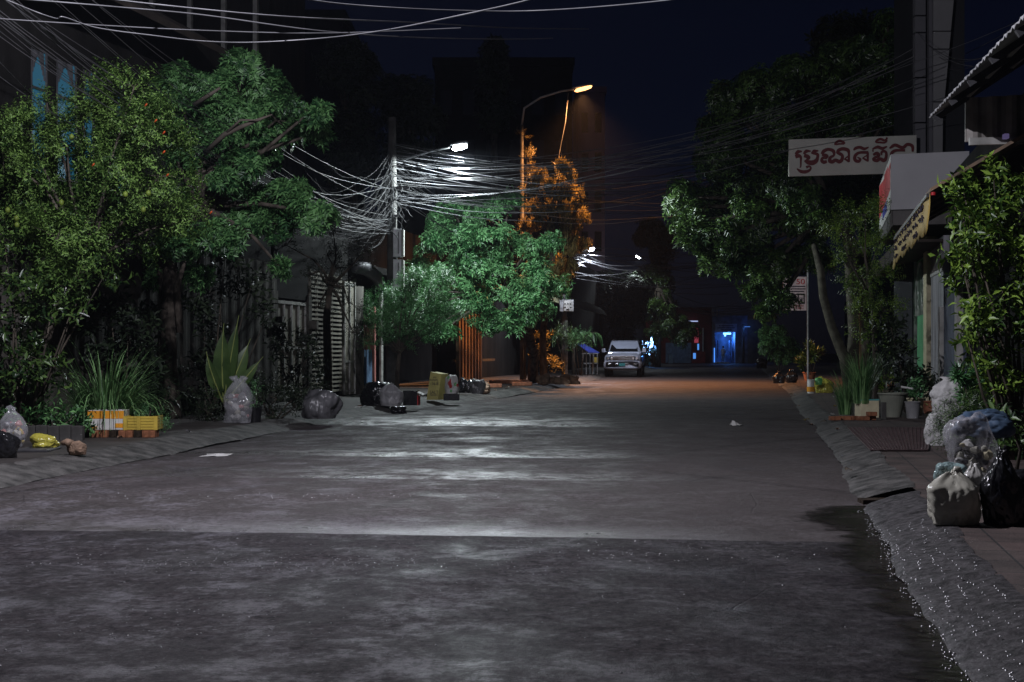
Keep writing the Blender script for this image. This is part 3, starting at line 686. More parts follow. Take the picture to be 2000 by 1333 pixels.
# ------------------------------------------------------------------ end of the street
def shopfront():
    Y = 158.0; k = Y/F
    red = thing('red_shop', ((1335-1000)*k, Y, 0), 'dark red shop front beside the blue lit doorway', 'shop')
    x = lambda px: (px-1000)*k
    z = lambda py: zpx(py, Y)
    mb = MB(); mb.box(x(1230), x(1390), Y, Y+8, 0, 6.2); mb.build('wall', mat('shop_red', (.10, .012, .012), .8, .3, .3, 1), red)
    mb = MB(); mb.box(x(1356), x(1364), Y-.06, Y, z(670), z(640)); mb.build('window', emis('pink_room', (.9, .12, .2), .25), red)
    mb = MB(); mb.box(x(1362), x(1365), Y-.15, Y-.05, z(684), z(672)); mb.box(x(1352), x(1357), Y-.9, Y-.8, z(701), z(690)); mb.build('lit_sign', emis('blue_small', (.1, .35, 1), .8), red)
    mb = MB(); mb.box(x(1351), x(1376), Y-.8, Y-.1, 0, z(687)); mb.build('counter', mat('shop_red2', (.2, .02, .02), .7), red)
    mb = MB(); mb.box(x(1371), x(1373.5), Y-.4, Y-.2, 0, z(641)); mb.build('post', whiteD, red)
    mb = MB(); mb.box(x(1340), x(1362), Y-.5, Y-.3, z(629), z(627)); mb.build('light_tube', emis('cold_tube', (.5, .6, 1), .8), red)
    mb = MB(); mb.box(x(1300), x(1350), Y-.05, Y, 0.02, z(670)); mb.build('roller_shutter', blueM, red)
    fr = MB(); fr.box(x(1304), x(1312), Y-1.2, Y-.6, 0, z(693)); tag(fr.build('cool_box', mat('cool_box', (.2, .3, .4), .5)), 'pale cabinet standing before the blue shutter', 'cabinet')
    s = thing('night_shop', ((1425-1000)*k, Y, 0), 'narrow shop with its doorway glowing bright blue', 'shop')
    mb = MB(); mb.box(x(1391), x(1396), Y, Y+3, 0, z(617)); mb.box(x(1436), x(1460), Y, Y+3, 0, z(617)); mb.box(x(1396), x(1436), Y, Y+3, z(648), z(617)); mb.box(x(1391), x(1460), Y+3.2, Y+3.4, 0, z(617))
    mb.build('wall', mat('shop_grey', (.13, .15, .2), .8, .3, .4, 1.5), s)
    mb = MB(); mb.box(x(1397), x(1439), Y-.25, Y-.1, z(649), z(633)); sg = mb.build('sign_board', mat('shop_sign', (.28, .32, .42), .6), s)
    mb = MB()
    for r_, (p0, p1) in enumerate(((1404, 1432), (1401, 1434), (1408, 1428))):
        px = p0
        while px < p1: wv = R.uniform(.8, 2); mb.box(x(px), x(min(px+wv, p1)), Y-.27, Y-.252, z(638+4*r_), z(635.5+4*r_)); px += wv+.6
    mb.build('sign_lettering', mat('sign_dark', (.02, .03, .08), .6), sg)
    mb = MB(); mb.box(x(1397), x(1436), Y+2.9, Y+3.1, 0, z(648)); mb.build('back_wall', mat('inner_blue', (.05, .08, .14), .6, .3, .5, 2), s)
    mb = MB(); mb.box(x(1416), x(1431), Y+1.2, Y+1.3, z(653.5), z(650)); mb.box(x(1418), x(1421), Y+1.2, Y+1.3, z(657), z(650)); mb.build('light_tube', emis('blue_tube', (.12, .38, 1.), 5), s)
    mb = MB(); mb.box(x(1394.5), x(1396), Y-.12, Y-.02, .1, z(680)); mb.build('door_edge_light', emis('blue_edge', (.08, .3, 1.), 1.4), s)
    mb = MB()
    for px in (1399, 1403, 1427, 1431, 1434):
        mb = MB(); mb.box(x(px), x(px+1.5), Y+.4+R.random(), Y+.6+R.random()*1.2+.4, .1+R.random(), R.uniform(1.6, 2.9)); mb.build('hanging_goods', mat('goods', (.1, .16, .26), .5, .4, .6, 3), s)
    mb = MB(); mb.box(x(1396), x(1422), Y-.9, Y+1.6, .0, .14); mb.build('door_step', whiteD, s)
    ld = bpy.data.lights.new('shop_light', 'POINT'); ld.energy = 320; ld.color = (.08, .3, 1); ld.shadow_soft_size = .3
    lo = bpy.data.objects.new('shop_light', ld); C.objects.link(lo); lo.parent = s; lo.location = (0, .9, z(654)-.15)
    ld = bpy.data.lights.new('shop_light', 'POINT'); ld.energy = 22; ld.color = (.06, .24, 1); ld.shadow_soft_size = .3
    lo = bpy.data.objects.new('shop_light', ld); C.objects.link(lo); lo.parent = s; lo.location = (x(1452)-s.location.x, -1.4, z(640))
    mb = MB(); mb.tube([(x(1452)-.1, Y-1.4, z(639)), (x(1452)+.5, Y-1.4, z(639))], .05, 6); mb.build('blue_lamp', emis('blue_lamp', (.1, .3, 1), .5), s)
    mb = MB(); mb.box(x(1460.5), x(1500), Y, Y+4, 0, z(625)); t = mb.build('shuttered_shop', mat('shutter_dark', (.10, .10, .09), .7, .3, .2, 2)); tag(t, 'dark shuttered shop right of the blue lit doorway', 'shop')
    mb = MB(); mb.tube([(x(1449), Y-1, 0), (x(1449), Y-1, z(634))], .14, 8); tag(mb.build('street_pole', concrete, smooth=True), 'pale pole wrapped in posters right of the glowing doorway', 'pole')
    mb = MB(); mb.box(x(1393), x(1394), Y-1.3, Y-1.2, z(617), z(600)); mb.box(x(1402), x(1403), Y-.3, Y-.2, z(617), z(606)); mb.box(x(1402), x(1412), Y-.3, Y-.2, z(607), z(605.6)); mb.build('roof_frame', blueM, s)
    # person in the doorway: one skinned body, clothing as children
    px0 = x(1412); pz = .14; t = thing('person', (px0, Y-.3, pz), 'person in pale clothes standing in the blue lit doorway', 'person')
    J = [(0, 0, .93), (0, 0, 1.15), (0, 0, 1.38), (0, 0, 1.5), (0, 0, 1.58), (0, 0, 1.68), (.1, 0, .9), (.11, .02, .5), (.12, .03, .06), (.13, -.1, .03), (-.1, 0, .9), (-.1, -.03, .5), (-.12, .0, .06), (-.13, -.12, .03),
         (.19, 0, 1.38), (.25, .02, 1.1), (.2, -.2, .98), (.18, -.27, .97), (-.19, 0, 1.38), (-.25, .03, 1.1), (-.27, -.03, .85), (-.27, -.05, .76)]
    E = [(0, 1), (1, 2), (2, 3), (3, 4), (4, 5), (0, 6), (6, 7), (7, 8), (8, 9), (0, 10), (10, 11), (11, 12), (12, 13), (2, 14), (14, 15), (15, 16), (16, 17), (2, 18), (18, 19), (19, 20), (20, 21)]
    rd = [.14, .13, .15, .06, .095, .1, .09, .06, .045, .035, .09, .06, .045, .035, .065, .048, .035, .03, .065, .048, .035, .03]
    me = bpy.data.meshes.new('body'); me.from_pydata(J, E, []); o = bpy.data.objects.new('body', me); C.objects.link(o); o.parent = t; me.materials.append(skinM)
    md = o.modifiers.new('skin', 'SKIN'); 
    for i, v in enumerate(me.skin_vertices[0].data): v.radius = (rd[i], rd[i]*.85); v.use_root = (i == 0)
    o.modifiers.new('sub', 'SUBSURF').levels = 2; o.modifiers['sub'].render_levels = 2
    mb = MB(); O = Vector((px0, Y-.3, pz)); mb.lathe(O, [(.19, .82), (.2, 1.0), (.19, 1.2), (.215, 1.36), (.12, 1.46), (.075, 1.5)], 14); mb.tube([O+Vector((.19, 0, 1.4)), O+Vector((.25, .02, 1.12))], [.085, .065], 8); mb.tube([O+Vector((-.19, 0, 1.4)), O+Vector((-.25, .02, 1.12))], [.085, .065], 8)
    mb.build('shirt', clothW, t, smooth=True)
    mb = MB(); mb.tube([O+Vector((.09, 0, .95)), O+Vector((.12, .02, .1))], [.125, .08], 10); mb.tube([O+Vector((-.09, 0, .95)), O+Vector((-.12, 0, .1))], [.125, .08], 10); mb.build('trousers', mat('pale_blue_cloth', (.3, .4, .5), .8), t, smooth=True)
    mb = MB(); mb.lathe(O+Vector((0, .015, 0)), [(.11, 1.62), (.118, 1.69), (.09, 1.76), (.01, 1.79)], 12); mb.build('hair', blackp, t, smooth=True)
shopfront()
# string of blue lights in the shrub beside the car
t = thing('fairy_lights', P(1268, 700, 112), 'cluster of bright blue white lights behind the parked car', 'lights')
mb = MB(); rs = random.Random(4)
for i in range(30):
    q = P(1262+rs.uniform(-9, 12), 683+rs.uniform(-12, 12), 112+rs.uniform(-.3, .3)); 
    if i < 12: q = P(1272-i*.5+rs.uniform(-1, 1), 668+i*2.3, 112)
    mb.tube([q, q+Vector((.03, 0, .22)), q+Vector((.05, 0, .36))], [.03, .055, .02], 5)
mb.build('bulb', emis('fairy', (.25, .5, 1), 9), t)
ld = bpy.data.lights.new('fairy_light', 'POINT'); ld.energy = 60; ld.color = (.15, .4, 1); lo = bpy.data.objects.new('fairy_light', ld); C.objects.link(lo); lo.parent = t; lo.location = (.1, -.4, .7)

# ------------------------------------------------------------------ right side (facade line X = 3.1 + .2 Y)
def RW(y, off=0.0): return (3.1+.2*y+off, y)
def RWpx(px): return 3.1/((px-1000)/F-.2)
def wr(mb, a, bb, t, z0, z1): return mb.wall(bb, a, t, z0, z1)   # slab whose road face is on the line
b = thing('shop_house', (*RW(34), SW), 'weathered shop house with green doors and a grey shutter', 'house')
m = MB(); m.wall(RW(44, .15), RW(19, .15), 5, 0, 5.0); m.build('wall', darkwall, b)
def rp(name, p0, p1, y0, y1, m_, off=0.0, th=.12, parent=b, z0=None, z1=None, bev=0):
    ya, yb = RWpx(p1), RWpx(p0); mb = MB(); mb.wall(RW(yb, off), RW(ya, off), th, SW if z0 is None else z0, z1 if z1 is not None else zpx(y1, (ya+yb)/2)); return mb.build(name, m_, parent, bevel=bev)
rp('green_panel', 1748, 1762, 0, 500, greenwall)
rp('cream_panel', 1762.5, 1786, 0, 480, beige)
m = MB()
for i in range(7):
    y = RWpx(1763+i*3.6); m.wall(RW(y+.05, -.04), RW(y-.05, -.04), .04, 1.2, 3.1-.25*abs(i-3))
m.build('window_grille', whiteD, b)
rp('door_post', 1786.5, 1789.5, 0, 475, whiteD, -.06)
gd = rp('green_door', 1790, 1811, 0, 470, greenwall, .02)
m = MB(); ya, yb = RWpx(1809), RWpx(1792); yc = (ya+yb)/2; hw = (yb-ya)/2
arc = [(*RW(yc+hw*.9*math.cos(a), -.03), 2.55+.95*math.sin(a)) for a in np.linspace(0, math.pi, 12)]
m.tube([(arc[0][0], arc[0][1], 2.2)]+arc+[(arc[-1][0], arc[-1][1], 2.2)], .035, 6)
for q in np.linspace(-.7, .7, 5): m.bar((*RW(yc+hw*q, -.02), 2.2), (*RW(yc+hw*q, -.02), 2.55+.9*math.sqrt(max(0, 1-(q/.9)**2))), .03)
for q in (-.5, .5): m.tube([(*RW(yc+hw*(q+.22*math.cos(a)), -.03), 2.6+.2*math.sin(a)) for a in np.linspace(0, 6.28, 9)], .015, 5)
m.build('arch_grille', whiteD, gd)
rp('corner_post', 1811.5, 1817.5, 0, 455, creamM, -.1, .25, bev=.02)
sh = rp('roller_shutter', 1818.5, 1843, 0, 470, mat('shutter_grey', (.24, .23, .25), .6, .4, .55, 2.2, stretch=(1, 1, .25), col2=(.36, .36, .39)))
m = MB(); m.wall(RW(RWpx(1818.5), -.02), RW(RWpx(1843), -.02), .04, 3.0, 3.15); m.build('lintel', whiteD, b)
rp('white_pipe', 1843.5, 1847, 0, 600, whiteD, -.12, .1)
rp('blue_pillar', 1848, 1872, 0, 560, mat('blue_grey_paint', (.075, .09, .13), .7, .3, .3, 2), -.05, .3)
rp('pale_post', 1880, 1884, 0, 560, whiteD, -.15, .12)
m = MB(); corrug(m, RW(43.5, -.9), RW(30.2, -.9), 3.35, 3.7, .3, .03); m.wall(RW(43.5, -.88), RW(30.2, -.88), 1.0, 3.62, 3.68); m.build('canopy', browntin, b)
rest = thing('row_house', (*RW(90, 3), 0), 'long unlit terrace hidden behind the right trees', 'house')
MB().wall(RW(150, 2), RW(44.3, 2), 6, 0, 6.5).build('wall', darkwall, rest)
MB().wall(RW(18.6, .6), RW(-14, .6), 6, 0, 4.3).build('near_wall', darkwall, rest) if False else None
nb = MB(); nb.wall(RW(18.8, .5), RW(-6, .5), 5, 0, 4.2); tag(nb.build('near_house', darkwall), 'dark wall behind the creeper on the right edge', 'house')
# panel tower with the projecting sign
t = thing('panel_tower', (10.9, 37, 0), 'tall grey panelled facade rising beside the red lettered sign', 'building')
Yt = 36.6; x = lambda px: (px-1000)*Yt/F
m = MB(); m.box(x(1787), x(1890), Yt+.25, Yt+2, 0, 11.5); m.build('wall', panelD, t)
zs = [zpx(q, Yt) for q in (330, 215, 98, 64, 30, -30, -90)]
m = MB(); zz = [zpx(q, Yt) for q in (330, 240, 152, 64, 31, -40)]
for a, c in zip(zz[:-1], zz[1:]): m.box(x(1787.5), x(1808), Yt, Yt+.2, a+.02, c-.02)
m.build('narrow_panel', panelG, t)
m = MB(); m.box(x(1814), x(1821), Yt-.02, Yt+.2, zpx(330, Yt), 11.3); m.build('trim_strip', panelG, t)
m = MB()
def tp(y): return 1840+(1862-1840)*(240-y)/240 if y < 240 else 1840
ysq = [-40, 0, 62, 97, 200, 231, 300]
for a, c in zip(ysq[:-1], ysq[1:]):
    z1, z0 = zpx(a, Yt)-.015, zpx(c, Yt)+.015
    m.hexa([(x(1822), Yt-.04), (x(tp(c)), Yt-.04), (x(tp(c)), Yt+.2), (x(1822), Yt+.2)], z0, z1, [(x(1822), Yt-.04), (x(tp(a)), Yt-.04), (x(tp(a)), Yt+.2), (x(1822), Yt+.2)])
m.build('tapered_panel', mat('composite_panel_light', (.22, .22, .22), .5, .4, .12, 1), t)
# red lettered sign
sg = thing('hanging_sign', (x(1790), Yt-.3, zpx(345, Yt)), 'long white sign with dark red Khmer lettering', 'sign')
Ya, Yb = 36.9, 36.2
def sp(u, v, off=0.0):      # u,v in the sign's own drawing units (0..1760, 0..560), origin top left
    tx = u/1760; Yq = Ya+(Yb-Ya)*tx; a = P(1541, 273, Ya); c = P(1790, 264.5, Yb); p = a.lerp(c, tx); top = a.z+(c.z-a.z)*tx
    return Vector((p.x, p.y-off, top-v*(72.0*Ya/F)/515))
m = MB(); vs = [sp(0, 0), sp(1760, 0), sp(1760, 515), sp(0, 515)]; m.add(vs+[v+Vector((0, .1, 0)) for v in vs], [(0, 3, 2, 1), (4, 5, 6, 7), (0, 1, 5, 4), (1, 2, 6, 5), (2, 3, 7, 6), (3, 0, 4, 7)]); board = m.build('board', signW, sg)
strokes = [([(160,330),(200,295),(255,293)],[22,42,12]),([(160,365),(205,352),(236,372),(238,430),(236,500),(222,515)],[42,46,30,22,18,12]),([(182,530),(238,570),(300,578),(355,560),(378,525),(352,503),(312,518)],[12,38,40,32,20,24,34]),
([(278,330),(315,292),(378,293)],[22,42,12]),([(282,350),(330,365),(350,388),(312,412)],[40,46,36,16]),([(288,420),(340,446),(400,455),(450,430),(470,390),(470,340),(412,322)],[20,52,58,50,34,34,30]),([(388,330),(425,295),(484,292)],[22,40,12]),
([(530,340),(560,298),(620,275),(690,300),(698,360),(650,388),(640,430)],[30,42,34,40,26,34,44]),([(530,352),(575,355),(606,372),(585,402)],[22,40,34,20]),([(602,405),(545,392),(530,430),(560,452),(602,440)],[14,32,36,42,30]),
([(634,405),(640,440),(680,450),(720,428),(770,450),(806,430),(815,370),(775,340),(742,335)],[20,40,42,38,46,40,34,40,20]),([(742,340),(760,296),(820,275),(890,295),(905,340),(905,400),(905,462)],[24,38,40,42,26,26,24]),([(840,415),(880,435),(905,460)],[14,26,18]),([(850,412),(905,372)],[14,18]),
([(716,220),(722,190),(775,163),(832,185),(846,208)],[20,26,30,28,14]),([(724,216),(770,205),(840,208)],[16,20,16]),
([(970,300),(1000,272),(1060,262),(1118,285),(1178,262)],[16,34,34,34,12]),([(1172,338),(1060,334),(1000,365),(985,410),(1000,445),(1042,452),(1062,424),(1022,398)],[34,30,36,38,38,38,26,12]),([(1164,336),(1164,400),(1166,462)],[28,26,20]),([(1090,410),(1130,432),(1166,458)],[12,24,16]),([(1100,408),(1162,372)],[12,16]),
([(1228,292),(1300,266),(1362,287),(1430,262)],[16,36,36,12]),([(1232,300),(1238,330)],[16,14]),([(1238,372),(1290,352),(1316,385),(1262,410),(1245,436),(1290,452),(1332,430),(1380,452),(1410,428),(1416,350),(1380,325),(1352,345),(1356,380)],[24,40,34,28,36,40,36,44,34,28,32,26,12]),
([(1272,205),(1290,175),(1340,158),(1396,178),(1428,150),(1412,142)],[20,26,30,24,18,10]),([(1280,204),(1336,204),(1398,208),(1432,178)],[16,22,20,12]),
([(1462,292),(1500,262),(1546,248),(1640,286),(1702,244),(1770,268),(1776,345)],[14,34,36,36,36,36,22]),([(1500,420),(1486,372),(1516,332),(1570,320),(1672,324)],[26,34,34,30,26])]
m = MB()
for i, (pl, wd) in enumerate(strokes):
    pp = [(px-72, py-120) for px, py in pl]; dense = []; dw = []
    for j in range(len(pp)-1):
        p0 = pp[max(j-1, 0)]; p1 = pp[j]; p2 = pp[j+1]; p3 = pp[min(j+2, len(pp)-1)]
        for s_ in range(5):
            tt = s_/5; q = [0.5*((2*p1[c_])+(-p0[c_]+p2[c_])*tt+(2*p0[c_]-5*p1[c_]+4*p2[c_]-p3[c_])*tt*tt+(-p0[c_]+3*p1[c_]-3*p2[c_]+p3[c_])*tt**3) for c_ in (0, 1)]
            dense.append(q); dw.append(wd[j]+(wd[j+1]-wd[j])*tt)
    dense.append(pp[-1]); dw.append(wd[-1]); V = []
    for j, q in enumerate(dense):
        a = dense[max(j-1, 0)]; c_ = dense[min(j+1, len(dense)-1)]; dx, dy = c_[0]-a[0], c_[1]-a[1]; l_ = math.hypot(dx, dy)+1e-6; nx_, ny_ = -dy/l_*dw[j]*.62, dx/l_*dw[j]*.62
        V += [sp(q[0]+nx_, q[1]+ny_, .004+i*.0009), sp(q[0]-nx_, q[1]-ny_, .004+i*.0009)]
    m.add(V, [(2*j, 2*j+1, 2*j+3, 2*j+2) for j in range(len(dense)-1)])
m.build('lettering', maroon, board)
# box sign
bs = thing('box_sign', (8.4, 30, 4.3), 'deep grey box sign with a red and blue printed long side', 'sign')
def bx(px, Y): return (px-1000)*Y/F
A0 = (bx(1740, 30), 30.0); A1 = (bx(1893, 29.5), 29.5); B0 = (bx(1717.5, 35.8), 35.8); B1 = (B0[0]+1.6, 35.3)
zb, zt = zpx(410, 30), zpx(302, 30)
m = MB(); m.hexa([A0, A1, B1, B0], zb, zt); box = m.build('case', boxW, bs)
m = MB(); d = Vector((B0[0]-A0[0], B0[1]-A0[1])); n_ = Vector((-d.y, d.x)).normalized()*.004
def side(u0, u1, v0, v1, m_, nm, k=1, v2=None, v3=None):
    p = Vector(A0)+d*u0+n_*k; q = Vector(A0)+d*u1+n_*k; H_ = zt-zb; v2 = v0 if v2 is None else v2; v3 = v1 if v3 is None else v3
    mb = MB(); mb.add([(p.x, p.y, zb+H_*v0), (q.x, q.y, zb+H_*v2), (q.x, q.y, zb+H_*v3), (p.x, p.y, zb+H_*v1)], [(3, 2, 1, 0)]); return mb.build(nm, m_, bs)
side(0, 1, 0, 1, white, 'print_ground', .6); side(.02, .98, .38, .74, redM, 'red_print', 1.4, .28, .99); side(.0, .2, .74, .86, redM, 'red_print', 1.5); side(.22, .5, .74, .93, redM, 'red_print', 1.5); side(.3, .66, .12, .32, navy, 'blue_print', 1.6)
m = MB(); xs = x(1842)
m.bar((A0[0]+1.08, 29.86-.07, zb), (A0[0]+1.14, 29.86-.07, zt), .012); m.build('seam', darkmetal, bs)
m = MB(); corrug(m, (B0[0]+.02, 35.7), (A0[0]+.05, 30.05), 3.95, 4.28, .14, .03); m.hexa([(A0[0]+.06, 30.06), (A1[0]-.1, 29.7), (B1[0]-.1, 35.2), (B0[0]+.06, 35.7)], 3.97, 4.29); m.build('corrugated_skirt', mat('tin_dark', (.09, .085, .08), .6, .3, .3, 3), bs)
# yellow banner awning
aw = thing('banner_awning', (6.7, 24, 2.95), 'torn yellow banner hanging along the edge of a sloping awning', 'awning')
N_ = 40; V = []; Y0, Y1 = 20.0, 28.1; X0, X1 = bx(1817, 20.0), bx(1748, 28.1)
for i in range(N_+1):
    t_ = i/N_; Y = Y0+(Y1-Y0)*t_; X = X0+(X1-X0)*t_; zt_ = zpx(378, 20)+(zpx(466, 28.1)-zpx(378, 20))*t_; h_ = .52+.04*math.sin(i*1.7)+.03*noise.noise(Vector((i*.5, 0, 0)))
    if t_ > .96: h_ += .12
    for k_ in range(5): V.append((X-.03*math.sin(k_/4*1.5)+.015*math.sin(i*1.1+k_), Y, zt_-h_*k_/4))
m = MB(); m.add(V, [(i*5+k_, i*5+k_+1, i*5+k_+6, i*5+k_+5) for i in range(N_) for k_ in range(4)]); o = m.build('banner', bannerM, aw, smooth=True); o.modifiers.new('s', 'SOLIDIFY').thickness = .008
# hand painted columns of lettering on the banner
m = MB(); rs = random.Random(11)
for gcol in range(6):
    tq = (.12, .26, .42, .57, .72, .86)[gcol]
    for row in range(2+gcol % 2):
        for ch in range(5):
            Y = Y0+(Y1-Y0)*(tq+(ch-2)*.021); t_ = (Y-Y0)/(Y1-Y0); X = X0+(X1-X0)*t_-.05; zt_ = zpx(378, 20)+(zpx(466, 28.1)-zpx(378, 20))*t_-.13-row*.15
            a = rs.uniform(.03, .05); o3 = Vector((X, Y, zt_))
            pl = [o3+Vector((-.002*q, (rs.uniform(-.07, .07)), rs.uniform(-a, a))) for q in range(4)]; m.tube(pl, .012, 4)
m.build('lettering', inkM, aw)
m = MB()
for k_ in range(6):
    q = Vector((X1-.02, 27.95, zpx(478+k_*7, 28.1))); m.lathe(q, [(.0, 0), (.035, .01), (.035, .05), (0, .06)], 8)
m.build('eyelet', inkM, aw)
m = MB(); zt0 = zpx(376, 20); zt1 = zpx(464, 28.1)
m.add([(X0-.02, Y0-.05, zt0), (X1, Y1, zt1), (X1+2.2, Y1-.4, zt1+1.15), (X0+1.4, Y0-.3, zt0+.85), (X0-.02, Y0-.05, zt0+.05), (X1, Y1, zt1+.05), (X1+2.2, Y1-.4, zt1+1.2), (X0+1.4, Y0-.3, zt0+.9)], [(3, 2, 1, 0), (4, 5, 6, 7), (0, 1, 5, 4), (1, 2, 6, 5), (2, 3, 7, 6), (3, 0, 4, 7)])
m.build('sheet', mat('rust_tin', (.2, .16, .13), .7, .3, .45, 4, col2=(.3, .2, .12)), aw)
m = MB()
for q in np.linspace(20.4, 27.6, 5):
    t_ = (q-Y0)/(Y1-Y0); X = X0+(X1-X0)*t_; z_ = zt0+(zt1-zt0)*t_-.04; m.bar((X+.05, q, z_), (X+1.5, q-.1, z_+.86), .05)
m.bar((X0, Y0+.1, zt0-.03), (X1, Y1, zt1-.03), .05); m.build('frame', darkmetal, aw)
m = MB(); m.lathe((X0+.02, Y0-.08, zt0-.06), [(0, 0), (.035, .01), (.035, .05), (0, .06)], 10); m.build('red_cap', redM, aw)
# upper corrugated roof
rf = thing('tin_roof_house', (6.9, 17, 2.8), 'corrugated tin gable and open eave at the top right corner', 'house')
E0 = Vector((4.1, 8.0, 4.5)); E1 = Vector((5.98, 20.4, zpx(232, 20.4)+.02)); nseg = 150; V = []
for i in range(nseg+1):
    t_ = i/nseg; e = E0.lerp(E1, t_); zw = .022*math.sin(i*math.pi*.8)
    V += [(e.x, e.y, e.z+zw), (e.x+2.6, e.y-.2, e.z+1.7+zw)]
m = MB(); m.add(V, [(2*i, 2*i+1, 2*i+3, 2*i+2) for i in range(nseg)]); o = m.build('roof', mat('tin_sheet', (.5, .51, .52), .45, .5, .3, 3), rf); o.modifiers.new('s', 'SOLIDIFY').thickness = .012
m = MB()
for q in (.5, 1.1, 1.7): m.bar(E0+Vector((q, 0, q*.65-.05)), E1+Vector((q, -.1, q*.65-.05)), .05, .08)
m.build('purlin', whiteD, rf)
m = MB()
for q in np.linspace(.05, .98, 9): e = E0.lerp(E1, q); m.bar(e+Vector((.04, 0, -.07)), e+Vector((2.5, -.2, 1.55)), .06, .08)
m.build('rafter', darkmetal, rf)
m = MB(); corrug(m, (E1.x+.45, 20.1), (E1.x+3.2, 20.1), zpx(276, 20.1), zpx(192, 20.1), .27, .04, zpx(170, 20.1)); m.box(E1.x+.45, E1.x+3.2, 20.16, 20.2, zpx(276, 20.1), zpx(198, 20.1)); m.build('gable_cladding', mat('tin_brown', (.30, .28, .26), .65, .3, .3, 3), rf)
m = MB(); m.bar((E1.x+.45, 20.0, zpx(277, 20)), (E1.x+3.2, 20.0, zpx(268, 20)), .06, .1); m.build('beam', whiteD, rf)
m = MB(); q = P(1962, 268, 19.9); m.box(q.x-.035, q.x+.035, 19.8, 19.9, q.z-.035, q.z+.035); tag(m.build('wall_lamp', emis('violet_led', (.5, .4, .9), .12), bevel=.01), 'tiny violet lit box under the tin gable', 'lamp')

# ------------------------------------------------------------------ trees and plants
TR = T_rosette(); TW = T_twig(); TP = T_palmate(); TD = T_droop(); TB = T_rosette(5, 4, .3, .17, .055, .5, .6); TBig = T_twig(7, .3, .16, .06); TN = T_twig(26, .26, .075, .008)
gt = 'roadside trees'
t = tree('pomegranate_tree', 'fine leaved fruiting tree at the left edge with orange flowers', 'tree', 20.5, [(70, 840), (80, 700), (110, 600), (170, 510)], [.08, .07, .06, .05],
     [(55, 255, 50), (35, 350, 85), (130, 285, 70), (240, 235, 80), (212, 172, 42), (262, 170, 30), (300, 265, 65), (120, 400, 85), (225, 360, 85), (310, 345, 60), (50, 460, 75), (175, 490, 65), (285, 450, 70), (370, 430, 45), (100, 540, 50), (5, 300, 60), (180, 430, 60), (60, 400, 60), (200, 320, 60), (90, 200, 20), (160, 230, 40), (110, 470, 60), (250, 300, 50)], TW, 1250, leafA, seed=3, sc_=1.1, sub=.32)
fr = [(140, 268), (290, 378), (245, 380), (15, 411), (32, 427), (280, 410), (33, 440), (120, 396)]
mb = MB()
for px, py in fr: q = P(px, py, 19.5+.0); mb = MB(); mb.lathe(q, [(.003, -.04), (.028, -.03), (.036, 0), (.028, .03), (.009, .037), (.014, .046)], 10); mb.build('fruit', mat('pomegranate', (.14, .2, .03), .5, .3, .3, 8), t, smooth=True)
mb = MB()
for px, py in ((302, 239), (318, 262), (325, 345), (283, 208), (318, 300), (410, 418), (180, 325)): q = P(px, py, 19.45); mb = MB(); mb.tube([q, q+Vector((.02, -.01, .02)), q+Vector((.03, 0, .04))], [.006, .014, .004], 6); mb.build('flower', mat('orange_flower', (.5, .08, .02), .5), t)
t = tree('roadside_tree', 'broad dark tree with comb shaped leaf rosettes left of the road', 'tree', 25, [(338, 838), (333, 740, 0), (328, 620), (335, 500), (390, 400)], [.16, .14, .13, .12, .1],
     [(345, 175, 55), (415, 160, 55), (480, 125, 50), (525, 175, 50), (440, 235, 75), (540, 235, 60), (605, 220, 40), (620, 260, 22), (505, 285, 50), (380, 270, 65), (395, 360, 65), (465, 335, 50), (555, 385, 50), (612, 415, 42), (480, 410, 50), (545, 440, 35), (430, 465, 42), (350, 455, 50), (545, 520, 14), (300, 520, 40), (380, 540, 30), (250, 150, 40, 2)], TR, 520, leafB, seed=5, dj=.7, sub=.34)
mb = MB(); mb.tube([P(400, 300, 24.4), P(440, 262, 24.0), P(490, 240, 23.9), P(532, 224, 23.9)], [.05, .045, .035, .012], 7); mb.tube([P(380, 205, 24.4), P(430, 172, 24.1)], [.05, .02], 6); mb.tube([P(440, 262, 24), P(470, 235, 23.8), P(510, 235, 23.8)], [.03, .02, .01], 6)
mb.build('bare_limb', mat('pale_bark', (.13, .11, .09), .9), t, smooth=True)
mb = MB(); mb.tube([P(322, 838, 25.4), P(315, 720, 25.4), P(325, 600, 25.3), P(310, 500, 25.3)], [.13, .11, .1, .08], 9); mb.tube([P(352, 650, 24.9), P(345, 560, 24.9), P(362, 510, 24.9)], [.07, .06, .03], 7); mb.build('second_stem', bark, t, smooth=True)
def shrub(name, label, Y, lst, T, dens, lm, group=None, cat='shrub', stem=None, seed=1, z=SW, **kw):
    dj = kw.pop('dj', .25); B = balls_px(lst, Y, dj, seed); bx_ = sum(b_[0][0] for b_ in B)/len(B)
    if stem is not None: bx_ = (stem-1000)*Y/F
    t = thing(name, (bx_, Y, z), label, cat, group); tw = []
    crown_mesh('foliage', B, T, dens, lm, t, seed=seed, pts_out=tw, **kw)
    mb = MB(); rs = random.Random(seed)
    for c, r in B:
        c = Vector(c); o = Vector((bx_+rs.uniform(-.08, .08), Y+rs.uniform(-.05, .05), z-.05)); mb.tube([o, o.lerp(c, .5)+Vector((rs.uniform(-.08, .08), 0, .05)), c], [.022, .016, .006], 5)
    for q in tw[::3]:
        q = Vector(q); c = Vector(min(B, key=lambda b_: (Vector(b_[0])-q).length)[0]); mb.tube([c, q], [.006, .003], 3, cap=False)
    mb.build('stem', barkD, t, smooth=True); return t
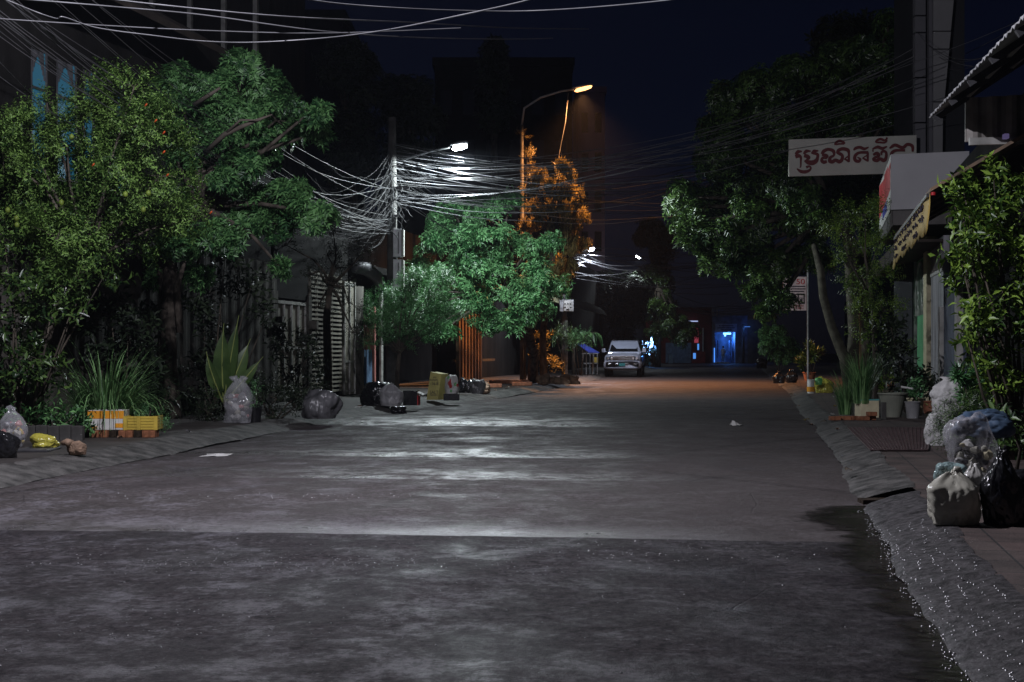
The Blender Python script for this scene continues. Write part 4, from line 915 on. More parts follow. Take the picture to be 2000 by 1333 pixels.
shrub('hanging_creeper', 'leafy creeper hanging down at the far left edge', 19.3, [(30, 560, 55), (75, 600, 55), (110, 560, 45), (25, 660, 55), (70, 700, 45), (35, 750, 50), (90, 760, 35), (135, 620, 30), (200, 545, 35), (10, 480, 50), (150, 590, 20)], TBig, 300, leafD, seed=8, stem=40, sc_=.75)
shrub('dark_shrub', 'near black shrub in front of the panelled wall', 22.5, [(180, 640, 35), (215, 605, 40), (250, 650, 45), (275, 700, 45), (200, 700, 45), (240, 760, 45), (285, 630, 25)], TBig, 170, leafK, seed=9)
shrub('ground_creeper', 'low heart leaved creeper over the block edging', 19.1, [(60, 828, 24), (100, 820, 24), (140, 818, 26), (20, 815, 25), (160, 835, 14)], TBig, 300, leafB, seed=10, sc_=.6)
shrub('dark_shrub', 'tall black leafed shrub right of the tree trunks', 26, [(395, 600, 30), (405, 660, 32), (395, 720, 30), (410, 770, 26), (430, 560, 30), (375, 790, 16), (440, 500, 30), (490, 560, 28), (520, 620, 22)], TBig, 230, leafK, seed=71)
shrub('dark_shrub', 'low black leafed shrub behind the grass clump', 24, [(270, 740, 30), (300, 790, 18), (260, 780, 30), (262, 690, 30)], TBig, 230, leafK, seed=72)
# grass clump in the foam box
c = P(205, 820, 20.35)
t = thing('lemongrass_clump', (c.x, c.y, SW), 'big arching grass clump growing behind the orange foam box', 'plant')
blades('blade', (c.x, c.y, SW), 520, 1.5, .02, leafG, t, 1.7, 4, .36)
shrub('box_plant', 'small bushy plant growing out of the yellow box', 20.2, [(275, 812, 15), (295, 800, 16), (268, 795, 14), (315, 815, 12), (322, 838, 9)], TW, 2200, leafC, seed=12, sc_=.5)
# banana plant
def bigleaf(mb, rib, a, tip, wd, bend):
    a = Vector(a); tip = Vector(tip); n = 12; V = []; up = Vector((0, -1, .1)); d = (tip-a); sd = d.cross(up).normalized(); rp_ = []
    for i in range(n+1):
        t = i/n; p = a.lerp(tip, t)+Vector((bend*math.sin(t*1.6), -.12*math.sin(t*2.5), -.06*t*t)); w_ = wd*math.sin(min(1, t*1.15+.02)*math.pi)**.65*(1 if t < .87 else (1-t)/.13)+.004
        if t < .18: w_ = .008+wd*.9*max(0, (t-.06))/.12
        f = .25*w_; V += [p-sd*w_+up*f+Vector((0, 0, .01*math.sin(i*2.1))), p, p+sd*w_+up*f]; rp_.append(p+up*.006)
    mb.add(V, [(3*i+k, 3*i+k+1, 3*i+k+4, 3*i+k+3) for i in range(n) for k in (0, 1)]); rib.tube(rp_, [.02*(1-.8*i/n) for i in range(n+1)], 5)
Yb_ = 24.3; o = P(436, 800, Yb_); t = thing('banana_plant', (o.x, o.y, SW), 'young banana plant with broad upright ribbed leaves', 'plant'); mb = MB(); rb = MB()
for tx, ty, wd, bd in ((446, 625, .15, -.06), (482, 655, .15, .08), (414, 680, .10, -.08), (466, 610, .12, .02), (502, 690, .10, .12)):
    bigleaf(mb, rb, P(437, 790, Yb_+.05*R.random()), P(tx, ty, Yb_+R.uniform(-.15, .3)), wd, bd)
l_ = mb.build('leaf', leafP, t, smooth=True); rb.build('leaf_rib', ribM, l_, smooth=True)
shrub('fern_shrub', 'dull green fern bush left of the clear rubbish sack', 24.2, [(408, 800, 22), (425, 820, 15), (400, 775, 18), (395, 825, 14)], TW, 900, leafK, seed=14)
shrub('bushy_shrub', 'wide dark bush right of the clear rubbish sack', 25, [(500, 765, 25), (540, 780, 35), (570, 800, 25), (520, 810, 22), (590, 770, 22), (480, 750, 18)], TW, 800, leafK, seed=15)
shrub('dark_shrub', 'ragged dark shrub growing before the pale gate', 30, [(545, 690, 28), (560, 740, 30), (600, 700, 30), (610, 750, 28), (580, 770, 25), (540, 650, 14), (600, 665, 14)], TBig, 180, leafK, seed=16, sc_=.8)
tree('slender_tree', 'dark thin twigged tree before the slatted wall', 'tree', 33, [(640, 800), (640, 700), (638, 620), (645, 560)], [.11, .1, .09, .06], [(600, 540, 35), (640, 500, 45), (690, 520, 45), (660, 560, 40), (620, 600, 35), (680, 590, 35), (560, 480, 35), (715, 490, 30), (690, 650, 25), (650, 440, 30)], TW, 170, leafK, barkD, seed=17)
t = tree('roadside_tree', 'bright green tree just beyond the cable covered pole', 'tree', 48, [(1040, 752, 6), (1042, 690, 5), (1030, 640, 3), (980, 580, 1)], [.2, .17, .15, .12],
     [(865, 430, 42), (930, 415, 38), (975, 405, 28), (995, 392, 20), (880, 402, 22), (940, 392, 18), (1070, 470, 24), (830, 600, 34, -2), (850, 570, 34, -2), (838, 640, 28, -2), (860, 650, 24, -2), (895, 480, 60), (965, 465, 50), (940, 520, 60), (1040, 480, 40), (1050, 530, 45), (870, 545, 45), (1000, 560, 55), (920, 585, 50), (1085, 555, 30), (1050, 590, 40), (840, 470, 30), (960, 620, 40), (880, 600, 40), (1015, 620, 35), (820, 520, 25)], TB, 72, leafC, seed=19, dj=.8, sc_=.95, sub=.30)
tree('bushy_tree', 'rounded small leaved tree hanging below the meter boxes', 'tree', 39.2, [(775, 788), (776, 730), (780, 690)], [.07, .06, .05], [(740, 600, 38), (770, 640, 35), (820, 610, 42), (860, 560, 40), (800, 560, 32), (720, 635, 22), (840, 650, 30), (880, 610, 30), (770, 580, 28), (730, 670, 18), (815, 540, 20), (715, 615, 22), (750, 650, 26), (790, 600, 34), (840, 590, 34), (785, 665, 22)], TW, 850, leafC, seed=20, sc_=1.0, dj=.35)
t = tree('drooping_tree', 'orange lit tree with drooping leaves beside the tall curved lamp', 'tree', 54.5, [(1062, 752, 1), (1060, 660, 1), (1070, 560), (1080, 470)], [.16, .14, .12, .08],
     [(1110, 345, 20), (1085, 380, 34), (1115, 385, 28), (1060, 420, 34), (1105, 430, 38), (1130, 440, 26), (1128, 480, 24), (1050, 350, 16), (1125, 410, 20), (1080, 470, 30), (1110, 485, 26), (1060, 500, 30), (1100, 530, 28), (1040, 380, 14), (1035, 450, 20), (1095, 330, 10), (1085, 570, 26)], TD, 210, leafE, seed=21, dj=.5, down=1.6, upmix=0)
shrub('climbing_creeper', 'orange lit creeper climbing the tall curved lamp pole', 56.5, [(1020, 265, 9), (1030, 300, 13), (1038, 335, 14), (1026, 370, 13), (1040, 405, 16), (1025, 440, 14), (1030, 480, 16), (1025, 520, 14), (1095, 345, 6)], TW, 500, leafE, seed=22, stem=1022)
mb = MB(); mb.tube([P(1110, 182, 56.9), P(1104, 240, 56.9), P(1094, 290, 56.9), P(1086, 340, 56.8)], .02, 5); tag(mb.build('stay_cable', cableM), 'thin stay hanging from the tall curved lamp arm', 'cable')
shrub('topiary_bush', 'dark round clipped bush on a stem under the meter box', 69, [(1085, 655, 24), (1105, 645, 22), (1098, 668, 24)], TW, 300, leafD, seed=23, stem=1100)
shrub('bright_bush', 'pale lit bush right of the round clipped bush', 70, [(1125, 655, 20), (1138, 670, 16), (1118, 675, 18), (1145, 655, 12)], TW, 420, leafC, seed=24)
shrub('orange_shrub', 'orange lit shrub at the foot of the round clipped bush', 57, [(1058, 690, 14), (1070, 710, 14), (1085, 715, 11), (1060, 660, 10)], TBig, 120, leafE, seed=25)
# palm
Yp = 73; o = P(1120, 650, Yp); t = thing('palm', (o.x, o.y, SW), 'small palm with arching fronds left of the parked car', 'palm'); fm = []; mb = MB()
mb.tube([(o.x, o.y, 0), (o.x, o.y, 1.6)], [.1, .07], 8)
for i, (a, ln) in enumerate(((.2, 1.7), (.9, 1.7), (1.6, 1.6), (2.4, 1.5), (3.2, 1.2), (-.6, 1.5), (-1.4, 1.3), (4.2, 1.3), (.5, 1.9))):
    d = Vector((math.cos(a), math.sin(a)*.9, 0)); pl = []
    for s_ in range(14):
        q = s_/13; p = Vector((o.x, o.y, 1.6))+d*ln*math.sin(q*1.5)*.9+Vector((0, 0, 1.0*math.sin(q*2.6)*.9-.35*q)); pl.append(p)
    mb.tube(pl, [.02*(1-q/16) for q in range(14)], 4)
    for s_ in range(2, 14):
        for sg_ in (-1, 1):
            fw = (pl[s_]-pl[s_-1]).normalized(); sd_ = Vector((-d.y, d.x, 0))*sg_; dd = fw*.5+sd_*.7+Vector((0, 0, -.35))
            fm.append(leaflet(pl[s_], dd, np.cross(dd, (0, 0, 1)), .5*math.sin(s_/14*2.6+.3), .05, .2, .4))
V, Fc = tmpl(fm); link('frond', npmesh('frond', V, Fc), leafB, t); mb.build('trunk', barkD, t, smooth=True)
tree('roadside_tree', 'thin tree with a few lit leaves beyond the parked car', 'tree', 116, [(1285, 712), (1287, 660), (1290, 600), (1285, 560)], [.25, .2, .15, .1], [(1275, 530, 12), (1290, 545, 12), (1300, 575, 13), (1282, 595, 14), (1305, 610, 16), (1325, 625, 24), (1300, 640, 26), (1280, 650, 20), (1345, 645, 20), (1330, 660, 20), (1262, 610, 12)], TB, 20, leafD, barkD, seed=27, sc_=1.4)
t = tree('mango_tree', 'huge dark glossy leaved tree overhanging the road from the right', 'tree', 43, [(1712, 765, 2), (1700, 700, 1), (1690, 560), (1640, 420)], [.3, .26, .22, .2],
     [(1335, 385, 40), (1355, 430, 38), (1318, 400, 22), (1340, 460, 26), (1370, 480, 22), (1400, 250, 36), (1415, 190, 36), (1390, 390, 50), (1410, 300, 50), (1440, 225, 50), (1500, 175, 60), (1575, 140, 60), (1650, 120, 70), (1725, 90, 70), (1460, 320, 75), (1550, 260, 95), (1650, 230, 95), (1740, 200, 80), (1410, 460, 45), (1470, 440, 65), (1560, 400, 85), (1400, 510, 28), (1450, 520, 38), (1510, 520, 42), (1640, 380, 80), (1720, 400, 60), (1580, 500, 50), (1530, 580, 24), (1500, 610, 20), (1475, 565, 22)], TB, 170, leafD, barkD, seed=29, dj=1.4, sc_=1.0)
mb = MB(); mb.tube([P(1662, 745, 40), P(1650, 700, 40), P(1625, 640, 40), P(1608, 580, 40), P(1603, 530, 40), P(1590, 480, 41)], [.17, .16, .13, .12, .11, .08], 9); mb.tube([P(1662, 745, 40), P(1668, 650, 40.3), P(1662, 560, 40.5), P(1655, 480, 41)], [.2, .16, .15, .1], 9)
for v in range(len(mb.v)):
    if mb.v[v][2] < .6: mb.v[v] = (mb.v[v][0], mb.v[v][1], mb.v[v][2]-.45)
mb.build('leaning_stem', mat('smooth_bark', (.06, .055, .04), .8, .2, .4, 6, .3, 20), t, smooth=True)
tree('slim_tree', 'yellow green bushy tree over the potted grass on the right', 'tree', 31, [(1712, 800), (1708, 700), (1705, 600)], [.05, .045, .04], [(1640, 450, 36), (1690, 420, 40), (1720, 470, 40), (1660, 500, 40), (1715, 540, 40), (1690, 590, 38), (1735, 610, 32), (1665, 560, 25), (1700, 650, 35), (1740, 680, 30), (1655, 420, 25), (1730, 740, 22)], TW, 480, leafY, seed=31, sc_=1.1)
shrub('flowering_creeper', 'tall leafy creeper mass filling the right edge', 15.5, [(1935, 400, 45), (1985, 400, 50), (1950, 460, 55), (1905, 470, 30), (1995, 490, 55), (1905, 545, 38), (1955, 550, 60), (1920, 620, 45), (1985, 620, 60), (1900, 590, 30), (1940, 700, 45), (1990, 740, 60), (1890, 660, 22), (1950, 770, 40), (1862, 385, 12), (1880, 365, 12), (1890, 430, 20), (1875, 500, 16), (1940, 340, 25), (2060, 500, 80), (2060, 640, 80), (1880, 415, 14)], TBig, 700, leafY, seed=33, stem=1985, dj=.35, sc_=.66)
shrub('pine_bush', 'feathery needle leaved bush beside the white sacks', 16.0, [(1870, 835, 30), (1895, 815, 32), (1915, 845, 34), (1935, 820, 30), (1880, 865, 20), (1850, 840, 14), (1955, 850, 25)], TN, 2600, leafD, seed=34, stem=1905)
shrub('broad_leaf_plant', 'dark plant with broad whorled leaves above the white sacks', 17, [(1880, 730, 16), (1895, 750, 20), (1885, 770, 16), (1905, 720, 14)], TP, 700, leafC, seed=35, sc_=.62)
shrub('rubbish_shrub', 'small yellowish shrub behind the foreground rubbish bags', 13, [(1975, 830, 30), (2000, 870, 30), (1965, 870, 20)], TBig, 500, leafD, seed=36, sc_=.6)
shrub('far_bush', 'round bush at the right roadside beyond the pole sign', 72, [(1515, 650, 26), (1500, 675, 22), (1535, 670, 26), (1525, 695, 24), (1550, 690, 18), (1495, 650, 14)], TB, 30, leafB, seed=37, dj=.5, sc_=.9)
shrub('trailing_plant', 'dark leafy plants along the wall behind the big grey pot', 27.5, [(1750, 690, 24), (1770, 720, 24), (1790, 740, 20), (1740, 640, 22), (1800, 765, 15), (1820, 770, 15), (1760, 750, 18)], TBig, 260, leafK, seed=38)
# dark trees behind
for i, (lab, px, py, r, Y) in enumerate((('pointed dark tree rising above the flat roofed block', 965, 130, 28, 86), ('dim round tree top left of the flat roofed block', 790, 200, 60, 75), ('dim tree top above the cable pole', 690, 150, 60, 70), ('faraway dark tree below the night sky right of the lamps', 1280, 470, 45, 130), ('dark tree crown behind the huge right tree', 1690, 120, 90, 60), ('dark leafy mass behind the parked car', 1215, 590, 60, 112))):
    bl = [(px+R.uniform(-r, r)*.6, py+R.uniform(-r, r)*.6, r*.6) for _ in range(5)]+[(px, py+r*1.6, r), (px, py+r*2.8, r*.9)]
    if i == 0: bl = [(965, 95, 9), (965, 115, 14), (966, 145, 20), (964, 180, 25), (966, 220, 28)]
    tree('background_tree', lab, 'tree', Y, [(px, 700), (px, py+r*2)], [.3, .2], bl, TB, 7, leafK, barkD, group='dark trees behind the houses', seed=60+i, sc_=2.2, base_z=0)

# ------------------------------------------------------------------ utility pole, meter boxes, cables
t = thing('utility_pole', (PX1, PY1, SW), 'concrete utility pole smothered in tangled cables', 'pole')
m = MB(); m.tube([(PX1, PY1, 0), (PX1, PY1, 4), (PX1, PY1, zpx(230, 41))], [.17, .15, .11], 12); m.build('pole', concrete, t, smooth=True)
for (a, c, y0, y1) in ((768, 789, 448, 503), (768, 789, 507, 562)):
    q0 = P(a, y1, 40.7); q1 = P(c, y0, 40.7); m = MB(); m.box(q0.x, q1.x-.06, 40.6, 40.95, q0.z, q1.z); bxm = m.build('meter_box', greymetal, t, bevel=.01)
    m = MB(); m.box(q1.x-.057, q1.x, 40.56, 40.95, q0.z+.03, q1.z-.02); m.build('box_lid', whiteD, bxm); m = MB(); m.box(q0.x+.14, q0.x+.17, 40.57, 40.6, q0.z+.1, q1.z-.1); m.build('hinge', darkmetal, bxm)
m = MB(); m.bar((PX1-.5, PY1-.1, 6.0), (PX1+.5, PY1-.1, 6.0), .08); m.bar((PX1-.35, PY1-.1, 5.2), (PX1+.35, PY1-.1, 5.2), .07); m.build('cross_arm', darkmetal, t)
CAB = {}
def cable(a, b_, sag, r, label, group=None, n=16, wig=0.0, seed=0, m_=cableM):
    a = Vector(a); b_ = Vector(b_); rs = random.Random(seed); pts = []
    for i in range(n+1):
        q = i/n; p = a.lerp(b_, q); p.z -= sag*4*q*(1-q)
        if wig: s_ = math.sin(math.pi*q); p += Vector((noise.noise(Vector((q*3, seed, 1)))*wig*s_, noise.noise(Vector((q*3, seed, 4)))*wig*s_, noise.noise(Vector((q*3, seed, 8)))*wig*s_))
        pts.append(p)
    mb = MB(); mb.tube(pts, r, 4, cap=False); o = mb.build('cable', m_, smooth=True); return tag(o, label, 'cable', group)
# near cables over the top of the picture
def cpx(pl, r, label, seed=0):
    n = 6; P3 = [P(px, py, Y) for px, py, Y in pl]; pts = []
    for j in range(len(P3)-1):
        p0 = P3[max(j-1, 0)]; p1 = P3[j]; p2 = P3[j+1]; p3 = P3[min(j+2, len(P3)-1)]
        for s_ in range(n):
            q = s_/n; pts.append(.5*((2*p1)+(p2-p0)*q+(2*p0-5*p1+4*p2-p3)*q*q+(3*p1-p0-3*p2+p3)*q**3))
    pts.append(P3[-1]); mb = MB(); mb.tube(pts, r, 5, cap=False); return tag(mb.build('cable', cableM, smooth=True), label, 'cable')
warmc = mat('bare_wire', (.36, .30, .24), .5, .4, .2, 2)
cpx([(-60, -30, 12), (60, 20, 13), (110, 37, 13), (125, 34, 13), (190, 55, 13.5), (300, 70, 14), (400, 81, 14.5), (500, 83, 15), (640, 74, 15), (760, 58, 14), (900, 30, 13), (1040, -2, 12), (1140, -40, 11)], .007, 'kinked pale cable sagging lowest across the top of the picture')
cpx([(-60, 33, 14), (150, 47, 15), (400, 60, 16), (640, 65, 17), (900, 55, 18)], .007, 'pale cable running level just above the kinked cable')
cpx([(-40, -8, 13), (120, 5, 14), (250, 16, 15), (400, 30, 16), (620, 60, 17), (800, 73, 20), (980, 77, 24), (1080, 75, 26)], .008, 'pale cable descending under the uppermost one at top left')
cpx([(150, -10, 12), (300, 9, 13), (560, 33, 15), (800, 44, 20), (1000, 55, 26), (1150, 57, 30)], .009, 'uppermost pale cable sloping down from the top left')
cpx([(540, -12, 12), (640, 5, 13), (760, 15, 14), (900, 21, 15), (1020, 22, 15.5), (1150, 15, 15), (1300, 1, 14), (1400, -15, 13)], .007, 'violet tinted cable dipping across the top centre')
for i in range(16):      # service bundle from the near left pole to the far one, passing in front of the house
    a = Vector((-6.3+R.uniform(-.15, .15), 11.8, 6.6+R.uniform(-1.0, .3))); b_ = Vector((PX1-.1+R.uniform(-.1, .1), 40.9, R.uniform(4.6, 6.4)))
    cable(a, b_, R.uniform(.5, 1.5), .007, 'cable of the long bundle running from the top left corner to the cable pole', 'long cable bundle on the left', seed=i, wig=.2)
for i in range(6):
    a = Vector((-6.3, 11.8, 5.4+i*.2)); cable(a, P(R.uniform(120, 330), R.uniform(180, 330), 21.5), .25, .006, 'slack cable drooping from the top left corner into the fine leaved tree', 'drop cables into the left tree', seed=i+40)
# tangle left of the pole: drops fanning out to the tree zone
for i in range(70):
    y0 = R.uniform(300, 465); b_ = Vector((PX1+R.uniform(-.1, .08), 40.8+R.uniform(-.15, .1), zpx(R.uniform(290, 440), 41)))
    a = P(R.uniform(470, 680), 470-(y0-300)*.9, R.uniform(34, 43)) if i % 3 else P(R.uniform(600, 690), R.uniform(400, 470), R.uniform(37, 41))
    cable(a, b_, R.uniform(.25, 1.0), .006, 'one of the slack cables fanning out left of the cable pole', 'cables tangled left of the cable pole', seed=i+100, wig=.16, n=14, m_=cableD)
for i in range(22):      # hanging loops and drops on the pole
    z0 = zpx(R.uniform(310, 400), 41); a = Vector((PX1+R.uniform(-.15, .15), 40.75, z0)); e = Vector((PX1+R.uniform(-.9, .7), 40.6+R.uniform(-.3, .2), zpx(R.uniform(400, 470), 41)))
    cable(a, e, R.uniform(-.1, .35), .008, 'loose cable end hanging in loops on the cable pole', 'loose cable loops on the cable pole', seed=i+200, wig=.4, n=12, m_=cableD)
for i in range(40):      # across the road to the right side
    ty = (170, 110, 95, 185, 60, 215)[i % 6]; tx = (1787, 1787, 1787, 1900, 2000, 1740)[i % 6]; Ye = R.uniform(33, 40)
    a = Vector((PX1+.05, 40.9, zpx(R.uniform(280, 400), 41)))
    if i < 16: cable(a, P(tx, ty+R.uniform(-25, 25), Ye), R.uniform(.6, 1.3), .0085, 'thin cable climbing across the road to the panelled tower', 'cables rising to the right', seed=i+300, wig=.15)
    else: cable(a, P(R.uniform(1380, 1500), R.uniform(290, 420), R.uniform(45, 60)), R.uniform(.2, .9), .009, 'cable stretching from the cable pole into the huge right tree', 'cables crossing the road', seed=i+300, wig=.2, m_=cableD if i % 3 else cableM)
for i in range(14):
    a = Vector((PX1+.05, 40.9, zpx(R.uniform(300, 395), 41))); cable(a, P(R.uniform(1125, 1150), R.uniform(480, 530), 68), R.uniform(.3, 1.2), .010, 'cable running down the road from the cable pole to the farther lamp', 'cables along the road', seed=i+400, wig=.2, m_=cableD)
for i in range(15):
    a = P(R.uniform(1112, 1135), R.uniform(480, 545), 68.3); cable(a, P(R.uniform(1400, 1520), R.uniform(480, 575), R.uniform(66, 74)), R.uniform(.1, .8), .013, 'far cable strung over the road near the small white lamps', 'far cables over the road', seed=i+500, wig=.3, m_=cableD)
for i in range(8):
    a = P(R.uniform(1290, 1310), R.uniform(565, 600), 148); cable(a, P(R.uniform(1420, 1480), R.uniform(590, 625), 140), R.uniform(.3, .9), .022, 'farthest cable above the red shop front', 'far cables above the shops', seed=i+600)
for i in range(4): cable(P(1900+i*35, 130-i*20, 24), P(1790+i*20, 60+i*25, 37), .2, .006, 'thin dark cable against the panelled tower', 'cables on the tower', seed=i+700)
# far pole with meter box
t = thing('meter_pole', P(1102, 700, 70).to_tuple()[:2]+(SW,), 'pale pole carrying a square meter box', 'pole')
q = P(1102, 600, 70); m = MB(); m.tube([(q.x, 70, 0), (q.x, 70, zpx(540, 70))], .13, 10); m.box(q.x+.02, q.x+.17, 69.84, 69.9, 0, 3.0); m.build('pole', concrete, t, smooth=False)
m = MB(); a = P(1093, 609, 69.8); c = P(1120, 586, 69.8); m.box(a.x, c.x, 69.6, 70.0, a.z, c.z); bxm = m.build('meter_box', greymetal, t, bevel=.01)
m = MB(); m.box(P(1101, 0, 69.8).x, c.x-.02, 69.57, 69.6, a.z+.03, c.z-.03); m.build('box_face', whiteD, bxm)
m = MB()
for dx, dz, s_ in ((.26, .38, .035), (.4, .38, .035), (.52, .37, .035), (.26, .2, .03), (.55, .2, .03), (.38, .1, .06)): m.box(a.x+dx-s_, a.x+dx+s_, 69.55, 69.57, a.z+dz-.02, a.z+dz+.025)
m.build('dial', blackp, bxm)

# ------------------------------------------------------------------ pole sign on the right
t = thing('pole_sign', P(1578, 740, 49).to_tuple()[:2]+(SW,), 'faded white and red advertising sign fixed to a thin pole', 'sign')
q = P(1578, 700, 49); m = MB(); m.tube([(q.x, 49, 0), (q.x, 49, zpx(500, 49))], .035, 8); m.build('pole', greymetal, t)
a = P(1529, 607, 49); c = P(1575, 541, 49); m = MB(); m.box(a.x, c.x, 48.97, 49.0, a.z, c.z); bd = m.build('board', mat('faded_sign', (.6, .45, .45), .6, .3, .2, 3), t)
W_ = c.x-a.x; H_ = c.z-a.z
def text(body, size, x_, z_, y_, m_, parent, rx_=math.pi/2, rz_=0, sx=1.0, ext=.001):
    cu = bpy.data.curves.new('t', 'FONT'); cu.body = body; cu.size = size; cu.extrude = ext; cu.align_x = 'CENTER'; ob = bpy.data.objects.new('t', cu); C.objects.link(ob)
    dg = bpy.context.evaluated_depsgraph_get(); me = bpy.data.meshes.new_from_object(ob.evaluated_get(dg)); bpy.data.objects.remove(ob)
    me.transform(Matrix.Translation((x_, y_, z_)) @ Matrix.Rotation(rz_, 4, 'Z') @ Matrix.Rotation(rx_, 4, 'X') @ Matrix.Diagonal((sx, 1, 1, 1)))
    me.name = 'lettering'; me.materials.clear(); return link('lettering', me, m_, parent)
text('50', .26, a.x+W_*.74, a.z+H_*.78, 48.965, redM, bd, sx=1.2); text('6', .24, a.x+W_*.22, a.z+H_*.78, 48.965, redM, bd, sx=1.2)
text('011 100 662 822', .075, a.x+W_*.56, a.z+H_*.12, 48.965, redM, bd); text('016 300 612', .07, a.x+W_*.66, a.z+H_*.05, 48.965, redM, bd)
m = MB(); rs = random.Random(2)
for row, (x0_, x1_) in enumerate(((.05, .93), (.05, .95), (.17, .88))):
    u = x0_
    while u < x1_: wv = rs.uniform(.03, .08); m.box(a.x+W_*u, a.x+W_*min(u+wv, x1_), 48.96, 48.969, a.z+H_*(.70-row*.075), a.z+H_*(.73-row*.075)); u += wv+.012
m.box(a.x+W_*.05, a.x+W_*.5, 48.96, 48.969, a.z+H_*.44, a.z+H_*.5); m.box(a.x+W_*.08, a.x+W_*.35, 48.96, 48.969, a.z+H_*.3, a.z+H_*.34)
for (u0, u1, v0, v1) in ((.62, .90, .47, .5), (.62, .65, .2, .47), (.87, .9, .2, .47), (.62, .9, .2, .23), (.68, .84, .36, .38), (.72, .80, .25, .34)): m.box(a.x+W_*u0, a.x+W_*u1, 48.955, 48.969, a.z+H_*v0, a.z+H_*v1)
m.build('print', inkM, bd)
# ------------------------------------------------------------------ parked car
def suv():
    Yc = 72.6; X = (1216-1000)*Yc/F; h = math.atan2(.19, 1)*.72
    root = thing('parked_car', (X, Yc+.2, .0), 'silver white off road car parked facing the camera', 'car', rz=-h)
    def loft(st, m_, name, n=20, parent=root, p=4.0):
        mb = MB(); V = []
        for (y, hw, z0, z1) in st:
            for k in range(n):
                a = 2*math.pi*k/n; ca, sa = math.cos(a), math.sin(a); cx = abs(ca)**(2/p)*(1 if ca > 0 else -1); cz = abs(sa)**(2/p)*(1 if sa > 0 else -1)
                V.append((cx*hw, y, (z0+z1)/2+cz*(z1-z0)/2))
        fs = [(i*n+k, i*n+(k+1) % n, (i+1)*n+(k+1) % n, (i+1)*n+k) for i in range(len(st)-1) for k in range(n)]+[tuple(range(n)), tuple(range((len(st)-1)*n, len(st)*n))[::-1]]
        mb.add(V, fs); return mb.build(name, m_, parent, smooth=True, local=True)
    body = loft([(.02, .80, .62, 1.02), (.06, .88, .56, 1.08), (.3, .94, .5, 1.16), (.9, .96, .45, 1.2), (1.3, .965, .42, 1.24), (3.0, .965, .42, 1.27), (4.6, .95, .45, 1.27), (4.85, .88, .55, 1.22)], carM, 'body', 28, p=5)
    mb = MB(); V = []      # cabin
    for (y, hw, z) in ((1.28, .83, 1.2), (1.30, .80, 1.26), (2.05, .70, 1.80), (2.3, .69, 1.865), (4.4, .68, 1.86), (4.75, .72, 1.3)):
        V += [(-hw, y, z), (-hw*.5, y, z+(.02 if z > 1.4 else 0)), (hw*.5, y, z+(.02 if z > 1.4 else 0)), (hw, y, z)]
    fs = [(i*4+k, i*4+k+1, i*4+k+5, i*4+k+4) for i in range(5) for k in range(3)]
    k0 = len(V); 
    for (y, hw, z) in ((1.28, .9, 1.2), (2.05, .88, 1.2), (2.3, .88, 1.2), (4.4, .88, 1.2), (4.75, .86, 1.2)): V += [(-hw, y, z), (hw, y, z)]
    idx = [0, 8, 12, 16, 20]
    for s_, col in ((0, 0), (1, 3)):
        for j in range(4):
            a_, b_ = idx[j]+col, idx[j+1]+col; c_, d_ = k0+2*(j+1)+s_, k0+2*j+s_; fs.append((a_, b_, c_, d_) if s_ else (d_, c_, b_, a_))
    mb.add(V, fs); mb.build('cabin', carM, root, smooth=False, local=True, bevel=.02)
    def quad(nm, vs, m_, par=root):
        mb = MB(); mb.add(vs, [tuple(range(len(vs)))]); o = mb.build(nm, m_, par, local=True); o.modifiers.new('s', 'SOLIDIFY').thickness = .012; return o
    quad('windscreen', [(-.74, 1.34, 1.30), (.74, 1.34, 1.30), (.645, 2.02, 1.775), (-.645, 2.02, 1.775)], glassM)
    for s_ in (-1, 1): quad('side_window', [(s_*.905, 1.75, 1.29), (s_*.905, 4.2, 1.29), (s_*.735, 4.15, 1.76), (s_*.735, 2.3, 1.76)], glassM)
    mb = MB(); mb.box(-.62, .62, -.005, .06, .84, 1.05); g = mb.build('grille', blackp, root, local=True, bevel=.02)
    mb = MB()
    for z in (.89, .945, 1.0): mb.box(-.6, .6, -.02, .0, z, z+.014)
    mb.box(-.64, .64, -.018, .02, 1.05, 1.075); mb.build('grille_bar', chrome, g, local=True)
    for s_ in (-1, 1):
        mb = MB(); mb.hexa([(s_*.64-.21, .01), (s_*.64+.21, .01+.05), (s_*.64+.21, .2), (s_*.64-.21, .15)], .84, 1.05); hl = mb.build('headlight', mat('headlight_glass', (.12, .14, .17), .1, .9, .2, coat=.8), root, local=True, bevel=.03)
        for q in (-.08, .09):
            mb = MB(); mb.tube([(s_*.64+q, -.012, .945), (s_*.64+q, .05, .945)], [.06, .045], 14); mb.build('reflector', chrome, hl, local=True)
    loft([(-.16, .84, .45, .80), (-.14, .90, .42, .82), (.0, .955, .40, .84), (.35, .975, .42, .84)], carM, 'bumper', 28, p=6)
    mb = MB(); mb.box(-.36, -.13, -.175, -.1, .6, .69); mb.box(.13, .36, -.175, -.1, .6, .69); mb.build('air_intake', blackp, root, local=True, bevel=.02)
    for s_ in (-1, 1):
        mb = MB(); mb.box(s_*.66-.12, s_*.66+.12, -.17, -.05, .58, .70); mb.build('fog_lamp', blackp, root, local=True, bevel=.03)
    mb = MB(); mb.box(-.15, .15, -.19, -.172, .55, .70); mb.build('number_plate', mat('teal_plate', (.03, .24, .26), .4), root, local=True, bevel=.004)
